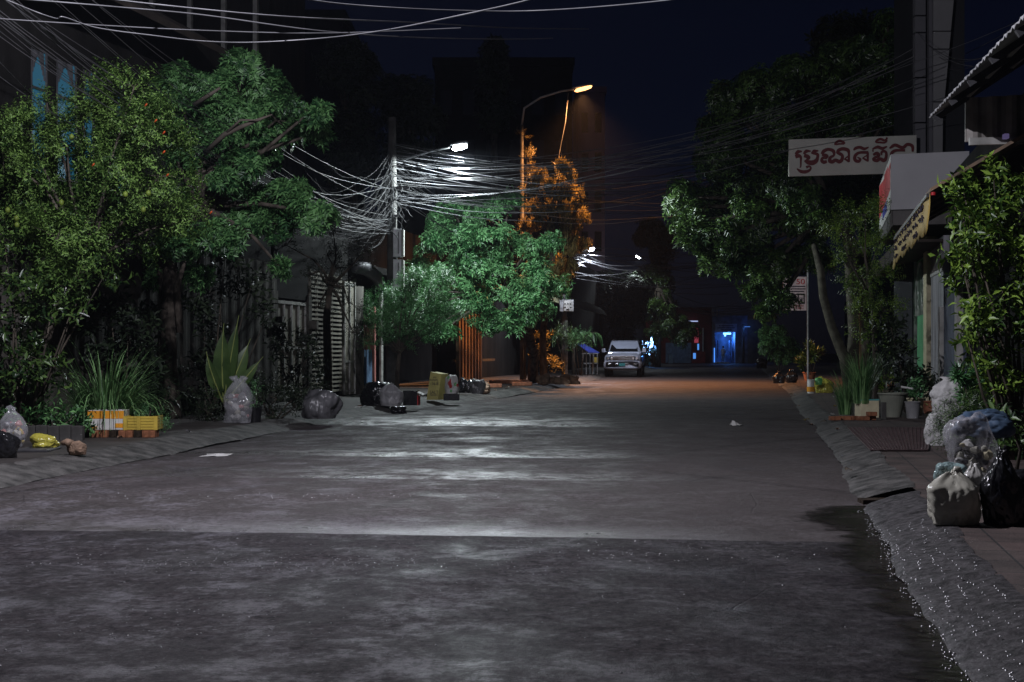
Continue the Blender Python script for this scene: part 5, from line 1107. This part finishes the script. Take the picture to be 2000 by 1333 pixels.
    for s_ in (-1, 1):
        mb = MB(); mb.tube([(s_*.9, 1.5, 1.27), (s_*.98, 1.45, 1.33)], .02, 6); mb.hexa([(s_*1.06-.095, 1.38), (s_*1.06+.095, 1.38), (s_*1.06+.08, 1.5), (s_*1.06-.08, 1.5)], 1.26, 1.46); mb.build('mirror', carM, root, local=True, bevel=.03)
        for y in (.85, 3.75):
            mb = MB()
            c_ = (s_*.84, y, .37)
            V = []; pr = [(.0, -.12), (.3, -.12), (.36, -.10), (.37, 0), (.36, .10), (.3, .12), (0, .12)]
            for r_, o_ in pr: V += [(c_[0]+o_, y+r_*math.cos(2*math.pi*k/24), .37+r_*math.sin(2*math.pi*k/24)) for k in range(24)]
            mb.add(V, [(i*24+k, i*24+(k+1) % 24, (i+1)*24+(k+1) % 24, (i+1)*24+k) for i in range(6) for k in range(24)]); wh = mb.build('wheel', tireM, root, local=True, smooth=True)
            mb = MB(); mb.tube([(c_[0]+s_*.10, y, .37), (c_[0]+s_*.135, y, .37)], [.22, .2], 16); mb.build('rim', chrome, wh, local=True)
        mb = MB(); mb.tube([(s_*.62, 2.3, 1.90), (s_*.62, 2.5, 1.94), (s_*.62, 4.2, 1.94), (s_*.62, 4.4, 1.9)], .018, 6); mb.build('roof_rail', chrome, root, local=True)
    mb = MB(); mb.box(-.75, .75, .3, 4.7, .33, .5); mb.build('underbody', blackp, root, local=True)
    for s_ in (-.36, .36):
        mb = MB(); mb.box(s_-.2, s_+.2, 2.55, 2.7, 1.1, 1.62); mb.box(s_-.1, s_+.1, 2.56, 2.66, 1.62, 1.75); mb.build('seat', greyp, root, local=True, bevel=.04)
suv()
# blue parasol and stand left of the car
t = thing('blue_canopy', P(1160, 730, 73).to_tuple()[:2]+(SW,), 'small tilted blue canopy over a street stall', 'canopy')
a, b_, c_, d_ = P(1136, 670, 73), P(1171, 690, 71.8), P(1150, 690, 71.6), P(1128, 673, 72.5)
m = MB(); m.add([a, b_, c_, d_], [(0, 1, 2, 3)]); o = m.build('cloth', mat('blue_cloth', (.05, .08, .42), .6, .3, .2, 4), t); o.modifiers.new('s', 'SOLIDIFY').thickness = .03
m = MB()
for px in (1145, 1157): q = P(px, 685, 72.4); m.bar((q.x, 72.4, SW), (q.x, 72.4, q.z), .04)
m.build('leg', greymetal, t)
t = thing('street_stall', P(1155, 725, 74).to_tuple()[:2]+(SW,), 'metal trolley stall with a yellow box under the blue canopy', 'stall')
m = MB(); x0_, x1_ = P(1136, 0, 74).x, P(1168, 0, 74).x; m.box(x0_, x1_, 73.8, 74.5, .65, .72); 
for q in np.linspace(x0_+.05, x1_-.05, 5): m.box(q-.02, q+.02, 73.8, 73.84, SW, 1.2)
m.box(x0_, x1_, 73.79, 73.83, 1.17, 1.22); m.build('frame', greymetal, t)
m = MB(); q = P(1164, 0, 74).x; m.box(q-.15, q+.1, 73.85, 74.1, .73, 1.0); m.build('box', yellowbox, t)

# ------------------------------------------------------------------ left kerb side things
def boxthing(name, label, cat, px0, px1, pyt, pyb, dep, m_, z=SW, Y=None, rz=.12, group=None, thin=.02, filled=True):
    Y = Y or G(pyb, z); k = Y/F; cx = ((px0+px1)/2-1000)*k; W = (px1-px0)*k; H = (pyb-pyt)*k
    t = thing(name, (cx, Y+dep/2, z), label, cat, group, rz); return t, W, H
t, W, H = boxthing('foam_box', 'orange and white foam box holding grass on the left kerb', 'box', 171, 240, 820, 858, .35, None, z=SW+.1, Y=19.6, rz=.05)
m = MB(); m.box(-W/2, W/2, -.18, -.15, 0, H); m.box(-W/2, W/2, .15, .18, 0, H); m.box(-W/2, -W/2+.03, -.15, .15, 0, H); m.box(W/2-.03, W/2, -.15, .15, 0, H); bo = m.build('side', mat('foam_white', (.5, .5, .48), .6, .3, .12, 5), t, local=True, bevel=.004)
m = MB(); m.box(-W/2-.002, W/2+.002, -.184, -.1801, H*.58, H-.005); m.box(W/2-.12, W/2-.01, -.184, -.1801, .03, .09); m.box(-W/2+.03, -W/2+.13, -.184, -.1801, .01, .05); m.build('orange_print', orangeM, bo, local=True)
m = MB(); m.box(-W/2+.03, W/2-.03, -.15, .15, .02, H-.05); m.build('soil', soil, t, local=True)
t, W, H = boxthing('foam_box', 'slatted yellow box with a small plant right of the orange foam box', 'box', 241, 307, 830, 857, .35, None, z=SW+.1, Y=19.6, rz=.05)
m = MB(); nb_ = 5
for i in range(nb_):
    z0 = H*i/nb_; m.box(-W/2, W/2, -.2, -.18, z0+.004, z0+H/nb_-.002); m.box(W/2-.02, W/2, -.178, .18, z0+.004, z0+H/nb_-.002); m.box(-W/2, -W/2+.02, -.178, .18, z0+.004, z0+H/nb_-.002)
for q in (-W/2+.0, -.05, W/2-.05): m.box(q, q+.05, -.215, -.2, 0, H)
m.box(-W/2+.03, W/2-.03, -.17, .17, .01, H-.03); m.build('slats', yellowbox, t, local=True)
for i, px in enumerate((175, 188, 205, 222, 240, 254, 270, 286, 298)):
    q = P(px, 0, 19.55); m = MB(); m.box(q.x-.05, q.x+.045, 19.5, 19.72, SW, SW+.095); tag(m.build('brick', brickM if i % 3 else soil, bevel=.004), 'hollow brick propping up the two kerbside foam boxes', 'brick', 'bricks under the foam boxes')
m = MB(); Y = 18.9
for i, px in enumerate((52, 75, 98, 121, 144)):
    q = P(px+10, 0, Y+.1); m = MB(); m.box(q.x-.075, q.x+.075, Y, Y+.12, SW-.02, SW+.19+.01*(i % 2)); tag(m.build('concrete_block', concrete, bevel=.008), 'grey block in the low edging row at the left kerb', 'block', 'edging blocks')
gB = 'rubbish bags on the left'
bag('rubbish_bag', 'clear plastic bag of scraps at the far left edge', 'bag', -12, 47, 797, 876, clearp, seed=2, contents=[yellowbox, whitep, pink, greyp], neck=.1, group=gB)
bag('rubbish_bag', 'shiny black bag at the far left edge', 'bag', -30, 30, 843, 896, blackp, seed=3, group=gB)
bag('rubbish_bag', 'crumpled translucent yellow bag on a black tray', 'bag', 54, 108, 862, 888, yellowp, z=SW+.03, Y=16.9, seed=4, lump=.2, group=gB)
m = MB(); q0 = P(28, 0, 16.6); q1 = P(92, 0, 16.6); m.hexa([(q0.x, 16.6), (q1.x, 16.6), (q1.x-.02, 17.2), (q0.x, 17.2)], SW, SW+.035); tag(m.build('black_tray', darkmetal, bevel=.01), 'flat black tray under the yellow bag', 'tray')
t = thing('lumpy_sack', P(145, 895, 16.2).to_tuple()[:2]+(SW,), 'small lumpy brown bundle lying on the left kerb', 'bundle')
q = P(148, 0, 16.2); link('body', bag_mesh((q.x, 16.25, SW), .22, .2, .16, 9, 0, lump=.12), brsack, t, smooth=True)
m = MB(); m.tube([(q.x-.06, 16.2, SW+.12), (q.x-.11, 16.2, SW+.15), (q.x-.165, 16.2, SW+.135)], [.06, .04, .022], 8); m.build('twisted_end', brsack, t, smooth=True)
bag('rubbish_bag', 'clear sack packed with pale rubbish beside the banana plant', 'bag', 433, 495, 738, 829, clearp, Y=23.3, seed=6, lump=.22, neck=.22, contents=[whitep, greyp, sackM, pink], group=gB)
m = MB(); q = P(497, 0, 23.6); m.lathe((q.x, 23.6, SW), [(0, .0), (.1, 0), (.13, .3), (.14, .31), (.12, .31), (.11, .28), (0, .27)], 20); tag(m.build('plant_pot', blackp, smooth=False), 'dark tall plastic pot right of the clear sack', 'pot')
shrub('pot_plant', 'small bright green plant in the dark tall pot', 23.6, [(495, 775, 12), (500, 760, 10), (490, 790, 9)], TW, 2600, leafC, seed=40, stem=497, sc_=.5, z=SW+.25)
bag('rubbish_bag', 'large dull grey sack slumped by the kerb before the slatted wall', 'bag', 584, 662, 772, 829, dsack, Y=24.8, seed=7, lump=.2, box=.15, group=gB)
bag('rubbish_bag', 'wide low black bag leaning against a pale sack', 'bag', 704, 770, 752, 796, blackp, seed=8, Y=31.2, lump=.15, group=gB)
bag('rubbish_bag', 'pale full sack with a gathered top against the black bag', 'bag', 742, 788, 749, 796, greyp, seed=12, Y=30.6, neck=.2, group=gB, lean=(-.1, 0))
t, W, H = boxthing('carton', 'dark carton with an orange side and open flap', 'box', 786, 816, 768, 797, .3, None, Y=31, rz=-.1)
m = MB(); m.box(-W/2, W/2-.02, 0, .3, 0, H); bo = m.build('side', blackp, t, local=True); m = MB(); m.box(W/2-.018, W/2, -.01, .29, 0, H*.65); m.build('orange_side', redM, bo, local=True); m = MB(); m.add([(W/2-.1, -.02, H), (W/2+.1, .0, H-.1), (W/2+.12, .25, H-.08), (W/2-.08, .25, H)], [(0, 1, 2, 3)]); m.build('flap', white, bo, local=True)
bag('rubbish_bag', 'small crumpled black bag lying in the gutter', 'bag', 762, 792, 800, 816, blackp, z=0, Y=29.5, seed=22, lump=.3, group=gB)
# yellow printed board
t = thing('printed_board', P(847, 783, 34.7).to_tuple()[:2]+(SW,), 'leaning yellow printed carton with black letters and numbers', 'carton'); Y = 34.7; k = Y/F
a = P(833, 783, Y); b1 = P(855, 783, Y); c1 = P(862, 731, Y); d1 = P(841, 727, Y); a.z = b1.z = SW
m = MB(); off = Vector((.16, .28, 0)); vs = [a, b1, c1, d1]; m.add(vs+[v+off for v in vs], [(0, 1, 2, 3), (7, 6, 5, 4), (0, 4, 5, 1), (1, 5, 6, 2), (2, 6, 7, 3), (3, 7, 4, 0)]); bo = m.build('carton', mat('yellow_card', (.42, .38, .13), .7, .3, .15, 4), t)
for body, sz, u, v in (('NET', .06, .45, .8), ('MORTON', .07, .4, .7), ('-16-8', .12, .5, .55), ('SALT', .12, .6, .22), ('POWDER', .07, .6, .14)):
    if body in ('MORTON', 'NET', 'POWDER'): body = {'MORTON': 'INIINIIN', 'NET': 'IIINI', 'POWDER': 'NIINIIN'}[body]
    p = a.lerp(b1, u).lerp(d1.lerp(c1, u), v); text(body, sz, p.x, p.z, Y-.006, inkM, bo, sx=.8)
m = MB(); q0, q1 = P(866, 0, 34.2), P(897, 0, 34.2); m.box(q0.x, q1.x, 34.2, 34.55, SW, SW+.16); tag(m.build('black_crate', blackp, bevel=.01), 'flat black crate beneath the printed white bag', 'crate')
pb = bag('printed_bag', 'white bag with red and green print on a black crate', 'bag', 868, 897, 735, 772, mat('printed_plastic', (.5, .5, .48), .4, .5, .1, 5, .4, 14), z=SW+.16, Y=34.3, seed=15, neck=.0)
m = MB(); rs = random.Random(5); q = P(882, 755, 34.17)
bd_ = bag_mesh((P(882.5, 0, 34.3).x, 34.3+29*34.3/F*.3, SW+.16), 29*34.3/F*.97, 29*34.3/F*.97*.8, 37*34.3/F, 15)
vsl = [v.co.copy() for v in bd_.vertices]; pls = [tuple(p.vertices) for p in bd_.polygons]; cen = [(sum((vsl[i] for i in p), Vector())/3) for p in pls]; nor = [p.normal.copy() for p in bd_.polygons]
for mm, spots in ((redM, ((.35, .55, .16), (.42, .4, .14), (.4, .7, .1), (.9, .45, .1))), (greenp, ((.25, .85, .1), (.75, .5, .13), (.45, .15, .1)))):
    m = MB()
    for p, c, n__ in zip(pls, cen, nor):
        if n__.y > -.2: continue
        u = (c.x-q.x)/.34+.5; v = (c.z-SW-.16)/.46
        if any((u-su)**2+(v-sv)**2 < r_*r_*.6 for su, sv, r_ in spots): m.add([vsl[i]+n__*.004 for i in p], [(0, 1, 2)])
    if m.v: m.build('print', mm, pb)
gp = 'brown bags heaped under the trees'
for i, (lab, x0_, x1_, yt, yb, m_, sd_) in enumerate((('blackish bag at the left of the orange lit heap', 893, 932, 742, 772, blackp, 1), ('brown bag on top of the orange lit heap', 905, 935, 733, 758, brsack, 2), ('orange lit round bag right in the heap', 934, 958, 742, 764, brsack, 3), ('small flat orange lit bag at the heap front', 930, 956, 757, 772, brsack, 4), ('dark bag in the middle of the orange lit heap', 918, 946, 740, 770, dsack, 6))):
    bag('rubbish_bag', lab, 'bag', x0_, x1_, yt, yb, m_, Y=40.5+(.6 if i == 1 else 0)-.2*i, seed=30+sd_, lump=.2, group=gp)
gq = 'collapsed brown sacks under the drooping tree'
for i, (lab, x0_, x1_, yt, yb) in enumerate((('big brown sack on top of the collapsed sacks', 1083, 1115, 724, 742), ('brown sack slumped rightmost towards the road', 1098, 1132, 737, 754), ('brown sack at the left end of the collapsed sacks', 1050, 1074, 728, 748), ('low brown sack in front of the collapsed sacks', 1070, 1100, 738, 753))):
    bag('sack', lab, 'sack', x0_, x1_, yt, yb, brsack, Y=50.5+i*.3, seed=40+i, lump=.22, group=gq)
bag('blue_bag', 'blue bag behind the brown sacks', 'bag', 1108, 1124, 728, 742, bluep, Y=54, seed=47)
for i, (x0_, x1_, yy) in enumerate(((955, 1035, 752), (1000, 1040, 747), (900, 980, 771))):
    q0, q1 = P(x0_, 0, 52-i*3), P(x1_, 0, 52-i*3); m = MB(); m.hexa([(q0.x, 52-i*3), (q1.x, 52.4-i*3), (q1.x, 53.4-i*3), (q0.x, 53-i*3)], SW, SW+.12); tag(m.build('stone_slab', terra, bevel=.02), ('long flat slab under the tree trunks', 'short slab behind the long flat one', 'slab at the foot of the orange lit heap')[i], 'slab')
# paper on the road
def crumple(name, label, px, py, wpx, m_, z=0.0, h=.06, seed=0):
    Y = G(py, z); k = Y/F; rs = random.Random(seed); c = Vector(((px-1000)*k, Y, z+roadz((px-1000)*k, Y)+.004)); n = 7; V = []
    for i in range(n):
        for j in range(n): u, v = i/(n-1)-.5, j/(n-1)-.5; V.append((c.x+(u+.1*rs.uniform(-1, 1))*wpx*k, c.y+v*wpx*k*1.4*(1+.3*rs.uniform(-1, 1)), c.z+h*abs(rs.gauss(0, .5))*(1-2*max(abs(u), abs(v))*.7)))
    m = MB(); m.add(V, [(i*n+j, i*n+j+1, (i+1)*n+j+1, (i+1)*n+j) for i in range(n-1) for j in range(n-1)]); return tag(m.build(name, m_), label, 'litter')
crumple('paper_scrap', 'flat white paper scrap on the left of the road', 425, 889, 50, white, h=.03, seed=1)
crumple('paper_scrap', 'crumpled white paper on the right of the road', 1438, 834, 22, white, h=.09, seed=2)
crumple('paper_scrap', 'pale scrap lying before the black bags', 700, 797, 14, white, z=SW, h=.03, seed=3)
crumple('paper_scrap', 'pale scrap on the pavement before the potted grass', 1655, 788, 20, white, z=SW, h=.05, seed=4)
crumple('paper_scrap', 'tiny white scrap on the pavement grating', 1720, 849, 6, white, z=SW, h=.02, seed=5)

rs = random.Random(77)
for i in range(34):      # loose litter along both kerbs
    if i < 20: yy_ = rs.uniform(15, 48); xx_ = lx(yy_)-rs.uniform(.65, 1.5)
    else: yy_ = rs.uniform(12.5, 40); xx_ = rx(yy_)+rs.uniform(-.15, .35 if i % 2 else 1.1)
    mm = (whiteD, brsack, greyp, barkD, leafE)[i % 5]; wq = rs.uniform(.04, .11); V = []
    zz0 = SW+.006 if (xx_ < lx(yy_)-.6 or xx_ > rx(yy_)+KR) else .10
    for a_ in range(4):
        for b_ in range(4): V.append((xx_+(a_/3-.5)*wq+rs.uniform(-.012, .012), yy_+(b_/3-.5)*wq*1.3, zz0+abs(rs.gauss(0, .02))))
    m = MB(); m.add(V, [(a_*4+b_, a_*4+b_+1, a_*4+b_+5, a_*4+b_+4) for a_ in range(3) for b_ in range(3)]); tag(m.build('litter_scrap', mm), 'small loose scrap of paper, plastic or leaf lying along a kerb', 'litter', 'loose scraps along the kerbs')
# ------------------------------------------------------------------ right pavement things
def pot(name, label, px0, px1, pyt, pyb, m_, taper=.7, z=SW, Y=None, rim=.02, cat='pot', group=None):
    Y = Y or G(pyb, z); k = Y/F; r = (px1-px0)*k/2; H = (pyb-pyt)*k; c = (((px0+px1)/2-1000)*k, Y+r*.8, z)
    m = MB(); m.lathe(c, [(0, 0), (r*taper, 0), (r*(taper*.5+.5), H*.5), (r*.97, H*.93), (r+rim, H*.94), (r+rim, H), (r*.92, H), (r*.9, H*.85)], 28); o = None
    t = thing(name, c, label, cat, group); m.build('vessel', m_, t, smooth=False); m = MB(); m.lathe((c[0], c[1], z+H*.84), [(0, .01), (r*.93, 0)], 20); m.build('soil', soil, t); return c, r, H
gpot = 'plant containers on the right pavement'
t, W, H = boxthing('cream_box', 'cream foam box with a green rim holding the tall grass', 'box', 1684, 1721, 784, 820, .3, None, Y=25.2, rz=.1)
m = MB(); m.box(-W/2, W/2, -.02, .3, 0, H); bo = m.build('side', creamM, t, local=True, bevel=.006); m = MB(); m.box(-W/2-.004, W/2+.004, -.026, .304, H-.02, H+.004); m.build('rim', tealp, bo, local=True); m = MB(); m.box(-W/2+.03, W/2-.03, 0, .27, H+.004, H+.006); m.build('soil', soil, bo, local=True)
q = P(1690, 0, 25.4); t = thing('grass_clump', (q.x, q.y, SW+.3), 'tall upright grass clump rising from the cream foam box', 'plant'); blades('blade', (q.x-.05, q.y+.05, SW+.25), 420, .95, .014, leafG, t, .75, 9, .16)
t = thing('grass_clump', P(1650, 0, 26.6).to_tuple()[:2]+(SW,), 'thin leaved grass clump left of the cream foam box', 'plant'); q = P(1652, 0, 26.6); blades('blade', (q.x, q.y, SW), 220, .85, .014, leafG, t, .8, 19, .14)
pot('plant_pot', 'largest grey green pot lying tilted behind the cream box', 1722, 1778, 768, 816, mat('pot_green', (.2, .21, .17), .7, .3, .2, 4), .55, Y=25.4, group=gpot)
pot('plant_pot', 'small pale grey bucket beside the largest pot', 1771, 1802, 786, 819, mat('pail', (.22, .22, .225), .5), .75, Y=25, rim=.008, group=gpot)
pot('plant_pot', 'cream pot behind the pale grey bucket', 1776, 1808, 778, 812, creamM, .8, Y=26.2, group=gpot)
pot('plant_pot', 'shallow terracotta bowl right of the buckets', 1804, 1846, 776, 800, terra, .7, Y=27, group=gpot)
pot('plant_pot', 'terracotta pot by the yellow bag near the pole sign', 1570, 1596, 726, 743, terra, .65, Y=57, group=gpot)
shrub('pot_plant', 'brown orange broad leaved plant in the terracotta pot', 57, [(1578, 700, 14), (1595, 690, 14), (1565, 710, 10), (1585, 678, 10)], TP, 90, leafD, seed=41, stem=1583, z=SW+.3, sc_=1.3)
shrub('pot_plant', 'sprig growing from the pale buckets', 25.6, [(1785, 765, 8), (1795, 755, 8), (1780, 775, 6)], TBig, 2500, leafC, seed=42, stem=1787, z=SW+.3, sc_=.5)
for i, (x0_, x1_, yb, zz_, rz_) in enumerate(((1620, 1641, 824, 0, .1), (1641, 1664, 822, 0, -.1), (1675, 1697, 824, 0, .2), (1694, 1713, 824, 0, -.05), (1693, 1712, 815, .075, .0), (1662, 1678, 820, 0, .5))):
    Y = 24.4; k = Y/F; t = None; m = MB(); Wb = (x1_-x0_)*k; m.box(-Wb/2, Wb/2, -.06, .06, 0, .07); o = m.build('brick', brickM, local=True, bevel=.006); o.location = (((x0_+x1_)/2-1000)*k, Y+.1*(i % 2), SW+zz_); o.rotation_euler.z = rz_
    tag(o, 'loose orange brick in front of the cream foam box', 'brick', 'loose bricks on the right pavement')
m = MB(); q = P(1727, 0, 24.6); m.box(q.x-.04, q.x+.04, 24.6, 24.68, SW, SW+.3); tag(m.build('stone_post', concrete, bevel=.01), 'short upright stone between cream box and largest pot', 'stone')
m = MB(); a = P(1760, 756, 25.6); c = P(1784, 760, 25.5); m.tube([a, c], .02, 8); tag(m.build('white_pipe', white), 'short white pipe lying across the largest pot', 'pipe')
bag('rubbish_bag', 'yellow rubbish bag with a green one on it on the right pavement', 'bag', 1592, 1630, 737, 768, yellowp, Y=40.5, seed=50, neck=.1)
bag('rubbish_bag', 'small green bag tucked on the yellow bag', 'bag', 1592, 1608, 736, 750, greenp, Y=40.1, z=SW+.24, seed=51)
pot('paint_tin', 'white tin with an orange band left of the yellow bag', 1578, 1592, 743, 770, white, .98, Y=40, rim=.004, cat='tin'); q = P(1585, 0, 40); m = MB(); m.lathe((q.x, 40+.08, SW+.05), [(.112, 0), (.112, .14)], 20); o = m.build('orange_band', orangeM, bpy.data.objects['paint_tin'])
bag('rubbish_bag', 'black bag beside the road near the pole sign', 'bag', 1510, 1534, 727, 750, blackp, Y=52.5, seed=52, neck=.15, group='black bags near the pole sign')
bag('rubbish_bag', 'second black bag touching the terracotta pot', 'bag', 1534, 1560, 722, 748, blackp, Y=53.5, seed=53, neck=.1, group='black bags near the pole sign')
bag('rubbish_bag', 'dark bag on the far right kerb before the shuttered shop', 'bag', 1478, 1500, 702, 722, blackp, Y=98, seed=54)
gs = 'white woven sacks on the right'
bag('woven_sack', 'white woven sack at the bottom of the right stack', 'sack', 1812, 1868, 805, 874, sackM, Y=17.7, seed=56, lump=.18, group=gs)
bag('woven_sack', 'white woven sack in the middle of the right stack', 'sack', 1826, 1880, 775, 840, sackM, Y=18.0, z=SW+.3, seed=57, lump=.15, group=gs)
bag('woven_sack', 'open necked white woven sack on top of the right stack', 'sack', 1828, 1898, 738, 790, sackM, Y=18.0, z=SW+.52, seed=58, neck=.15, group=gs)
gf = 'foreground rubbish bags'
bag('rubbish_bag', 'full whitish bag standing at the front of the right rubbish pile', 'bag', 1817, 1928, 915, 1029, whitep, Y=9.6, seed=69, lump=.14, box=.5, neck=.04, sub=5, group=gf)
bag('rubbish_bag', 'clear bag with teal scraps on the full whitish bag', 'bag', 1836, 1888, 905, 944, mat('clear_teal', (.3, .42, .42), .25, .7, .3, 8, .6, 12, alpha=.75), Y=9.75, z=SW+.28, seed=62, lump=.25, group=gf)
bag('rubbish_bag', 'knotted clear bag on the right of the full whitish bag', 'bag', 1882, 1932, 905, 966, mat('clear_milky', (.48, .47, .44), .22, .7, .1, 8, .6, 12, alpha=.8), Y=9.8, z=SW+.2, seed=63, neck=.35, group=gf)
bag('rubbish_bag', 'big clear bag of bottles and trays topping the right rubbish pile', 'bag', 1856, 1956, 835, 975, clearp, Y=10.3, z=SW+.2, seed=64, neck=.0, contents=[whitep, white, greyp, creamM, whitep, dsack], group=gf, lump=.15)
bag('rubbish_bag', 'shiny black bag standing at the right edge of the pile', 'bag', 1922, 2005, 880, 1032, blackp, Y=9.6, seed=65, neck=.2, group=gf, crease=.12)
bag('rubbish_bag', 'black bag cut by the right edge of the picture', 'bag', 1960, 2080, 930, 1035, blackp, Y=9.7, seed=66, group=gf, crease=.12)
t = bag('blue_tarp', 'crumpled blue tarpaulin over the top of the rubbish pile', 'tarpaulin', 1880, 1990, 822, 872, bluep, Y=10.9, z=SW+.52, seed=67, lump=.25)
# iron grating let into the right pavement
gt_ = thing('pavement_grating', (5.6, 20, SW), 'ribbed iron grating set into the right pavement', 'grating')
m = MB(); c0 = [(P(1655, 838, G(838, SW)).x, G(838, SW)), (P(1822, 838, G(838, SW)).x, G(838, SW)), (P(1812, 882, G(882, SW)).x, G(882, SW)), (P(1700, 882, G(882, SW)).x, G(882, SW))]
a, b_, c_, d_ = [Vector(q) for q in c0]; m.hexa([tuple(d_), tuple(c_), tuple(b_), tuple(a)], SW+.006, SW+.012); m.build('plate', mat('iron_plate', (.03, .02, .02), .6, .4), gt_)
m = MB()
for i in range(21):
    u = i/20; p, q = a.lerp(b_, u), d_.lerp(c_, u); m.bar((p.x, p.y, SW+.02), (q.x, q.y, SW+.02), .012, .014)
for i in range(34):
    v = i/33; p, q = a.lerp(d_, v), b_.lerp(c_, v); m.bar((p.x, p.y, SW+.0185), (q.x, q.y, SW+.0185), .03, .010)
m.build('ribs', mat('iron_ribs', (.08, .055, .055), .5, .5, .4, 20), gt_)

# ------------------------------------------------------------------ night air
hz = MB(); hz.box(-70, 70, -25, 178, -1.2, 42); o = hz.build('haze', greyp); o.data.materials.clear()
hm = bpy.data.materials.new('haze_air'); hm.use_nodes = True; n = hm.node_tree; n.nodes.remove(n.nodes['Principled BSDF'])
pv = n.nodes.new('ShaderNodeVolumePrincipled'); pv.inputs['Density'].default_value = .0002; pv.inputs['Anisotropy'].default_value = .3; pv.inputs['Color'].default_value = (.75, .82, 1, 1)
n.links.new(pv.outputs[0], n.nodes['Material Output'].inputs['Volume']); o.data.materials.append(hm); tag(o, kind='stuff')
